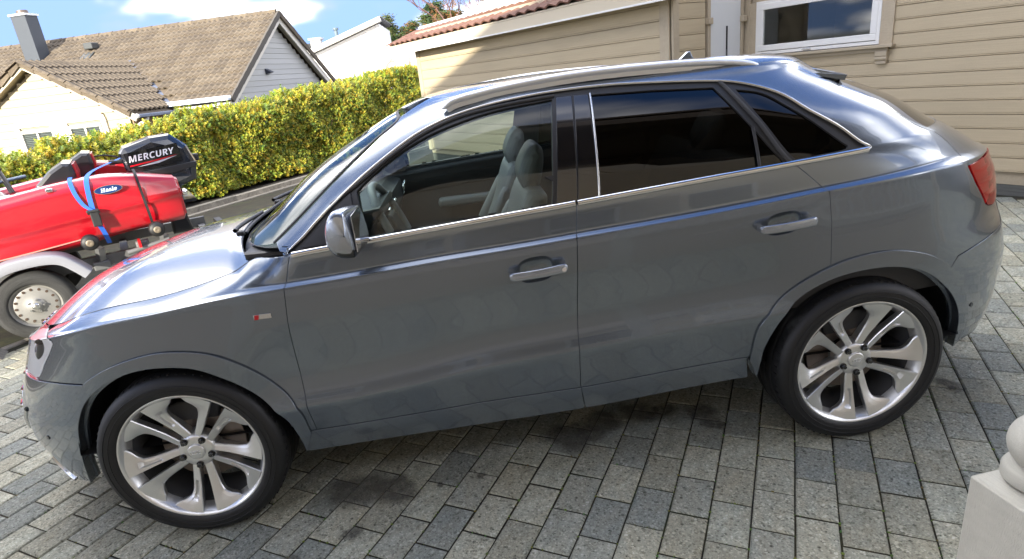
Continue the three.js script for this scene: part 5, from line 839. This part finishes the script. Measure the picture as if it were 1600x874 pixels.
{ // outboard, tilted in its well at the stern
  const o = thing('outboard_motor', 'black outboard motor with white lettering on the red boat stern', 'outboard motor', null, boatAt(-2.285, 1.07, BZ - .02), BA); o.scale.setScalar(1.10);
  const side = [[-.235, .0], [-.255, .17], [-.22, .215], [-.02, .268], [.13, .272], [.235, .165], [.275, .02], [.24, -.12], [.10, -.16], [-.12, -.10]];
  const g = extrude(side, .24, .045).translate(0, 0, -.12), q = g.attributes.position; for (let i = 0; i < q.count; i++) { const y = q.getY(i), x = q.getX(i), k = 1 - .35 * smooth(.13, .28, y) - .15 * smooth(.05, .27, x); q.setZ(i, q.getZ(i) * k); } g.computeVertexNormals();
  mesh('cowl', g, phys([.010, .013, .02], { roughness: .16, clearcoat: 1, clearcoatRoughness: .04 }), o);
  mesh('cowl_crown', bar([-.20, .208, 0], [.10, .272, 0], .13, .016), phys([.010, .013, .02], { roughness: .16, clearcoat: 1, clearcoatRoughness: .04 }), o);
  mesh('cowl_lip', extrude([[-.24, -.03], [-.235, .0], [.265, .03], [.27, .0], [.1, -.04]], .33, .006).translate(0, 0, -.165), M.black, o);
  mesh('tiller', [rod([-.235, .10, .02], [-.31, .105, .04], .016), rod([-.30, .105, .04], [-.335, .108, .045], .02)], M.black, o);
  mesh('leg', [extrude([[-.06, -.1], [.12, -.1], [.10, -.42], [.12, -.55], [-.04, -.55], [-.03, -.30]], .10, .02).translate(0, 0, -.05)], boatBlack, o);
  mesh('bracket', [box(.12, .16, .22, -.09, -.12, 0, .02), rod([-.14, -.02, .1], [-.14, -.02, -.1], .018)], galv, o);
  mesh('rear_catch', box(.05, .06, .07, .285, .05, 0, .015), M.black, o);
  const cv = document.createElement('canvas'); cv.width = 1024; cv.height = 400; const x = cv.getContext('2d'); x.clearRect(0, 0, 1024, 400); x.fillStyle = '#05070b'; x.fillRect(0, 0, 1024, 400);
  x.fillStyle = '#e9edf1'; x.font = 'bold italic 178px sans-serif'; x.textBaseline = 'alphabetic'; x.save(); x.scale(1.06, 1); x.fillText('MERCURY', 22, 200); x.restore(); x.fillStyle = '#c41022'; x.beginPath(); x.moveTo(30, 262); x.lineTo(990, 232); x.lineTo(600, 276); x.lineTo(30, 288); x.fill(); x.fillStyle = '#b9bec6'; x.beginPath(); x.moveTo(150, 318); x.lineTo(960, 250); x.lineTo(560, 330); x.fill();
  const t = new THREE.CanvasTexture(cv); t.colorSpace = THREE.SRGBColorSpace; mesh('lettering', new THREE.PlaneGeometry(.385, .15).rotateX(-.03).rotateZ(.075).translate(-.025, .105, .1675), phys(0xffffff, { map: t, roughness: .25, clearcoat: 1 }), o);
}
function strap(name, label, pts, mat, w) { // flat webbing: points with outward normals
  const P = [], I = [], c = new THREE.CatmullRomCurve3(pts.map(p => V(...p)), false, 'centripetal'), n = 60; for (let i = 0; i <= n; i++) { const q = c.getPoint(i / n); P.push(q.x - w / 2, q.y, q.z, q.x + w / 2, q.y, q.z, q.x + w / 2, q.y - .001, q.z - .003, q.x - w / 2, q.y - .001, q.z - .003); }
  for (let i = 0; i < n; i++) for (let j = 0; j < 4; j++) { const a = i * 4 + j, b = i * 4 + (j + 1) % 4; I.push(a, b, a + 4, b, b + 4, a + 4); }
  let g = new THREE.BufferGeometry(); g.setAttribute('position', new THREE.Float32BufferAttribute(P, 3)); g.setIndex(I); g = g.toNonIndexed(); g.computeVertexNormals(); return [g, mat];
}
const blueWeb = std([.02, .12, .55], .7), blackWeb = std([.015, .015, .016], .8);
{
  const s = thing('ratchet_strap', 'blue ratchet strap over the side of the red boat', 'strap', null, boatAt(0, 0, 0), BA), z = BZ;
  mesh('webbing', [strap('', '', [[-2.50, 1.20, z - .45], [-2.66, 1.19, z + .1], [-2.81, 1.155, z + .52], [-2.835, 1.11, z + .655], [-2.85, .98, z + .69], [-2.85, .81, z + .70], [-2.83, .70, z + .655], [-2.82, .60, z + .60]], blueWeb, .034)[0]], blueWeb, s);
  mesh('loose_end', strap('', '', [[-2.935, 1.15, z + .50], [-2.94, 1.12, z + .64], [-2.93, 1.03, z + .685], [-2.90, .94, z + .70], [-2.86, .895, z + .715]], blueWeb, .030)[0], blueWeb, s);
  mesh('ratchet', [box(.062, .13, .035, -2.85, .83, z + .715, .008), box(.085, .02, .045, -2.855, .89, z + .72, .006), rod([-2.895, .875, z + .72], [-2.81, .875, z + .72], .011)], M.black, s);
  const b = thing('tie_down_strap', 'thin black strap running down the stern of the red boat', 'strap', null, boatAt(0, 0, 0), BA); mesh('webbing', strap('', '', [[-2.50, 1.12, z + .2], [-2.50, 1.125, z + .5], [-2.50, 1.09, z + .65], [-2.495, .93, z + .69], [-2.487, .74, z + .665], [-2.485, .60, z + .58]], blackWeb, .02)[0], blackWeb, b);
}
{ // trailer
  const t = thing('boat_trailer', 'galvanised boat trailer with grey mudguards under the red boat', 'trailer', null, boatAt(0, 0, 0), BA);
  const wheel = new THREE.Group(); wheel.name = 'wheel'; wheel.position.set(-3.40, .268, BZ + .76); wheel.scale.setScalar(.92); t.add(wheel);
  mesh('tyre', lathe([[.175, -.02], [.182, .0], [.20, .012], [.24, .016], [.268, .006], [.286, -.015], [.292, -.04], [.292, -.12], [.28, -.15], [.18, -.15]], 72).rotateX(Math.PI / 2), std([.05, .05, .048], .85, 0, { map: concreteTex }), wheel);
  const steel = std([.26, .255, .24], .5, .4), hubG = lathe([[0, .012], [.038, .012], [.042, -.002], [.062, -.004], [.066, -.016], [.10, -.014], [.125, -.024], [.150, -.020], [.158, -.034], [.168, -.03], [.178, -.006], [.186, -.004], [.188, -.012], [.172, -.05]], 72).rotateX(Math.PI / 2);
  mesh('rim', hubG, steel, wheel); mesh('hub_cap', lathe([[0, .03], [.022, .028], [.03, .015], [.032, 0]], 24).rotateX(Math.PI / 2), M.satin, wheel);
  for (let i = 0; i < 16; i++) { const a = i / 16 * 6.283; mesh('rim_hole', new THREE.CylinderGeometry(.0105, .0105, .003, 14).rotateX(Math.PI / 2).scale(1.15, 1, 1).rotateZ(a).translate(Math.cos(a) * .138, Math.sin(a) * .138, -.0205), std([.05, .03, .018], .8), wheel); }
  for (let i = 0; i < 5; i++) { const a = i / 5 * 6.283; mesh('wheel_nut', new THREE.CylinderGeometry(.009, .009, .02, 6).rotateX(Math.PI / 2).translate(Math.cos(a) * .052, Math.sin(a) * .052, .002), M.satin, wheel); }
  const w2 = wheel.clone(); w2.position.z = BZ - .76; w2.rotation.y = Math.PI; t.add(w2);
  // mudguard: five-sided arch with rounded edge
  const arc = [[-3.83, .36], [-3.76, .46], [-3.66, .56], [-3.53, .622], [-3.37, .645], [-3.216, .637], [-3.125, .603], [-3.05, .53], [-2.985, .45]];
  for (const s of [1, -1]) { const c = new THREE.CatmullRomCurve3(arc.map(p => V(p[0], p[1], 0)), false, 'centripetal').getPoints(50), P = [], I = [], zo = BZ + s * .80; c.forEach((p, i) => { const a = c[Math.max(0, i - 1)], b = c[Math.min(50, i + 1)], d = b.clone().sub(a).normalize(), nx = -d.y, ny = d.x; for (const [o, z] of [[-.075, 0], [-.06, .004], [-.018, .004], [-.006, -.004], [0, -.02], [.002, -.09], [0, -.17], [-.02, -.185]]) P.push(p.x + nx * o, p.y + ny * o, zo + s * z); }); for (let i = 0; i < 50; i++) for (let j = 0; j < 7; j++) { const a = i * 8 + j; I.push(a, a + 1, a + 8, a + 1, a + 9, a + 8); } const g = new THREE.BufferGeometry(); g.setAttribute('position', new THREE.Float32BufferAttribute(P, 3)); g.setIndex(I); g.computeVertexNormals(); mesh('mudguard', g, greyPlastic, t); }
  mesh('frame', [bar([-2.0, .45, BZ + .48], [-5.0, .45, BZ + .48], .05, .09), bar([-2.0, .45, BZ - .48], [-5.0, .45, BZ - .48], .05, .09), bar([-5.0, .45, BZ + .48], [-6.4, .45, BZ], .05, .08), bar([-5.0, .45, BZ - .48], [-6.4, .45, BZ], .05, .08)], galv, t);
  for (const x of [-2.05, -2.75, -3.44, -4.6]) mesh('cross_bar', bar([x, .40, BZ - .60], [x, .40, BZ + .66], .06, .06), galv, t);
  for (const x of [-2.92, -2.45]) { const s = new THREE.Group(); s.name = 'roller_arm'; t.add(s); mesh('bracket', [bar([x, .42, BZ + .56], [x + .02, .58, BZ + .60], .045, .06), box(.12, .07, .06, x, .43, BZ + .58, .01)], galv, s); mesh('roller', lathe([[.012, .05], [.02, .05], [.022, .045], [.05, .045], [.062, .02], [.062, -.02], [.05, -.045], [.012, -.045]], 28).rotateX(Math.PI / 2).translate(x - .02, .655, BZ + .72), M.rubber, s); mesh('roller_hub', lathe([[0, .052], [.012, .056], [.026, .054], [.028, .048]], 20).rotateX(Math.PI / 2).translate(x - .02, .655, BZ + .72), std([.22, .18, .13], .5, .5), s); }
  mesh('light_board', [box(.06, .10, .22, -1.98, .55, BZ + .50, .01)], M.black, t); mesh('reflector', box(.02, .06, .10, -2.62, .56, BZ + .66), M.redDeep, t);
  mesh('support_clamp', [box(.10, .14, .10, -2.60, .50, BZ + .60, .015), rod([-2.72, .50, BZ + .66], [-2.40, .54, BZ + .66], .02)], std([.15, .15, .15], .6, .3), t);
  const ch = single('wheel_chock', extrude([[0, 0], [.32, 0], [.22, .10], [.1, .13]], .2, .008).rotateY(.5).translate(-4.02, -.018, -1.35), concreteDark, 'grey wedge of stone against the trailer tyre', 'wheel chock');
}
// ---------------------------------------------------------------- the house behind the viewer: mirrored in the car, shades the drive
{
  const H = thing('boarded_house', 'beige boarded two storey house with a porch facing the parked car', 'house');
  const Z = 8.2, yE = 7.42, xl = -6.45, wall = std([.42, .365, .27], .7);
  mesh('wall', [box(.3, yE, 7, xl + .15, yE / 2, Z + 3.6), box(17.6, yE, .25, xl + 8.8, yE / 2, Z + .14), box(2.15, 1.85, 3.5, xl - 1.06, yE - .95, Z + 1.8)], wall, H);  // last box is an unseen jut, added to cast shade on the garage
  const geo = boardGeo(16, .145); for (let i = 0; i < 46; i++) { const m = new THREE.Mesh(geo, beige[i % 3]); m.name = 'board'; m.castShadow = m.receiveShadow = true; m.rotation.y = Math.PI; m.position.set(xl + 16.05, .30 + i * .145, Z); H.add(m); }
  mesh('foundation', box(17.6, .36, .05, xl + 8.8, .12, Z - .01), concreteDark, H);
  mesh('roof', [bar([-8.7, yE - .06, Z + .02], [11.5, yE - .06, Z + .02], .12, .12), bar([-8.7, yE + .29, Z + 1.58], [11.5, yE + .29, Z + 1.58], 3.3, .08, [0, 1, -.2]), bar([xl - .3, yE + .97, Z + 4.95], [11.5, yE + .97, Z + 4.95], 3.6, .08, [0, 1, -.2])], std([.2, .12, .09], .8), H);  // the long left overhang is added to cast the shadow edge on the garage
  mesh('added_shade_block', box(1.15, 3.1, 1.2, xl - .55, 1.55, Z + .65), wall, H);  // unseen block, added so its shadow covers the ground by the car nose
  // open terrace roof over the viewer
  mesh('terrace_roof', [box(9, .05, 1.15, .2, 2.82, 1.95), ...[-3.6, -2.4, -1.2, 0, 1.2, 2.4, 3.6].map(x => box(.07, .14, 1.15, x + .2, 2.72, 1.95)), box(9, .16, .10, .2, 2.66, 1.43), box(9, .16, .10, .2, 2.66, 2.45)], std([.16, .12, .08], .8), H);
  for (const x of [-4.1, 4.5]) mesh('terrace_post', box(.12, 2.6, .12, x, 1.3, 2.45, .01), creamTrim, H);
  // open porch frame by the door
  mesh('porch_beam', [box(.12, .14, 1.9, -3.6, 2.6, Z - .95), box(.12, .14, 1.9, 2.4, 2.6, Z - .95), box(6.2, .16, .12, -.6, 2.62, Z - 1.9)], creamTrim, H);
  mesh('porch_roof', bar([-3.9, 2.86, Z - .95], [2.7, 2.86, Z - .95], 2.1, .06, [0, 1, -.12]), creamTrim, H);
  for (const x of [-3.6, -.6, 2.4]) { mesh('porch_post', box(.12, 2.6, .12, x, 1.3, Z - 1.9, .01), creamTrim, H); for (const q of [-1, 1]) mesh('porch_brace', bar([x, 2.05, Z - 1.9], [x + q * .45, 2.54, Z - 1.9], .08, .08), creamTrim, H); }
  const dr = new THREE.Group(); dr.name = 'door'; H.add(dr); mesh('leaf', box(.9, 2.05, .05, -.9, 1.3, Z - .05), whitePaint, dr); mesh('pane', box(.4, .8, .02, -.9, 1.7, Z - .085), M.gloss, dr);
  for (const x of [1.4, 3.6, -3.2]) { const w = new THREE.Group(); w.name = 'window'; H.add(w); mesh('frame', [box(1.2, .08, .06, x, 2.2, Z - .05), box(1.2, .08, .06, x, 1.1, Z - .05), box(.08, 1.1, .06, x - .56, 1.65, Z - .05), box(.08, 1.1, .06, x + .56, 1.65, Z - .05)], whitePaint, w); mesh('pane', box(1.06, 1.04, .02, x, 1.65, Z - .035), M.gloss, w); }
}
{ // porch rail ends at a turned newel post
  const postMat = std([.46, .445, .385], .5, 0, { map: woodTex, bumpMap: grit, bumpScale: .0012 });
  const N = thing('newel_post', 'cream white square newel post with a round ball cap', 'post', null, [.710, 0, 2.155], .10);
  const half = .0625, topY = .850;
  mesh('shaft', box(2 * half, topY, 2 * half, 0, topY / 2, 0, .004), postMat, N);
  const P = [], ring = [[half, 0], [half * .86, .012], [half * .62, .018], [half * .60, .02]]; mesh('cap', lathe([[half * 1.36, -.004], [half * 1.10, .010], [half * .82, .020], [half * .76, .022], [half * .76, .040], [half * .70, .046], [half * .55, .048]], 4).rotateY(Math.PI / 4).translate(0, topY, 0), postMat, N);
  mesh('collar', lathe([[.0, .0], [.050, 0], [.053, .006], [.053, .020], [.050, .026], [.036, .030], [.034, .038]], 40).translate(0, topY + .018, 0), postMat, N);
  mesh('ball', new THREE.SphereGeometry(.052, 36, 24).scale(1, .98, 1).translate(0, topY + .088, 0), postMat, N);
  const rail = (x0, x1, z, nm, lab) => { const R = thing('porch_railing', lab, 'railing', 'porch railings', [0, 0, 0]); mesh('hand_rail', box(x1 - x0, .05, .08, (x0 + x1) / 2, .80, z, .012), postMat, R); mesh('bottom_rail', box(x1 - x0, .05, .06, (x0 + x1) / 2, .42, z, .008), postMat, R);
    const bal = lathe([[.017, 0], [.017, .06], [.012, .07], [.019, .10], [.022, .14], [.015, .20], [.013, .24], [.018, .25], [.013, .26], [.017, .30], [.017, .36]], 14); for (let x = x0 + .08; x < x1; x += .125) mesh('baluster', bal.clone().translate(x, .435, z), postMat, R); };
  rail(.84, 3.4, 2.16, '', 'white railing of turned balusters running from the ball topped newel post'); rail(-4.4, -1.55, 2.16, '', 'white railing of turned balusters across the steps from the newel post');
  mesh('post', box(.12, .95, .12, -1.5, .475, 2.16, .004), postMat, scene.children.at(-1));
  const D = structureGroup('porch_deck'); for (let i = 0; i < 17; i++) mesh('plank', box(8.0, .03, .118, -.4, .36, 2.18 + i * .122, .003), std([.30, .25, .19], .8, 0, { map: woodTex }), D);
  mesh('riser', box(8.0, .34, .03, -.4, .17, 2.12), std([.36, .31, .24], .8), D);
}
const renderer = new THREE.WebGLRenderer({ antialias: true });
renderer.toneMapping = THREE.LinearToneMapping; renderer.toneMappingExposure = EXPOSURE; renderer.shadowMap.enabled = true; renderer.shadowMap.type = THREE.PCFSoftShadowMap;
renderer.setSize(1024, 559);
renderer.render(scene, camera);
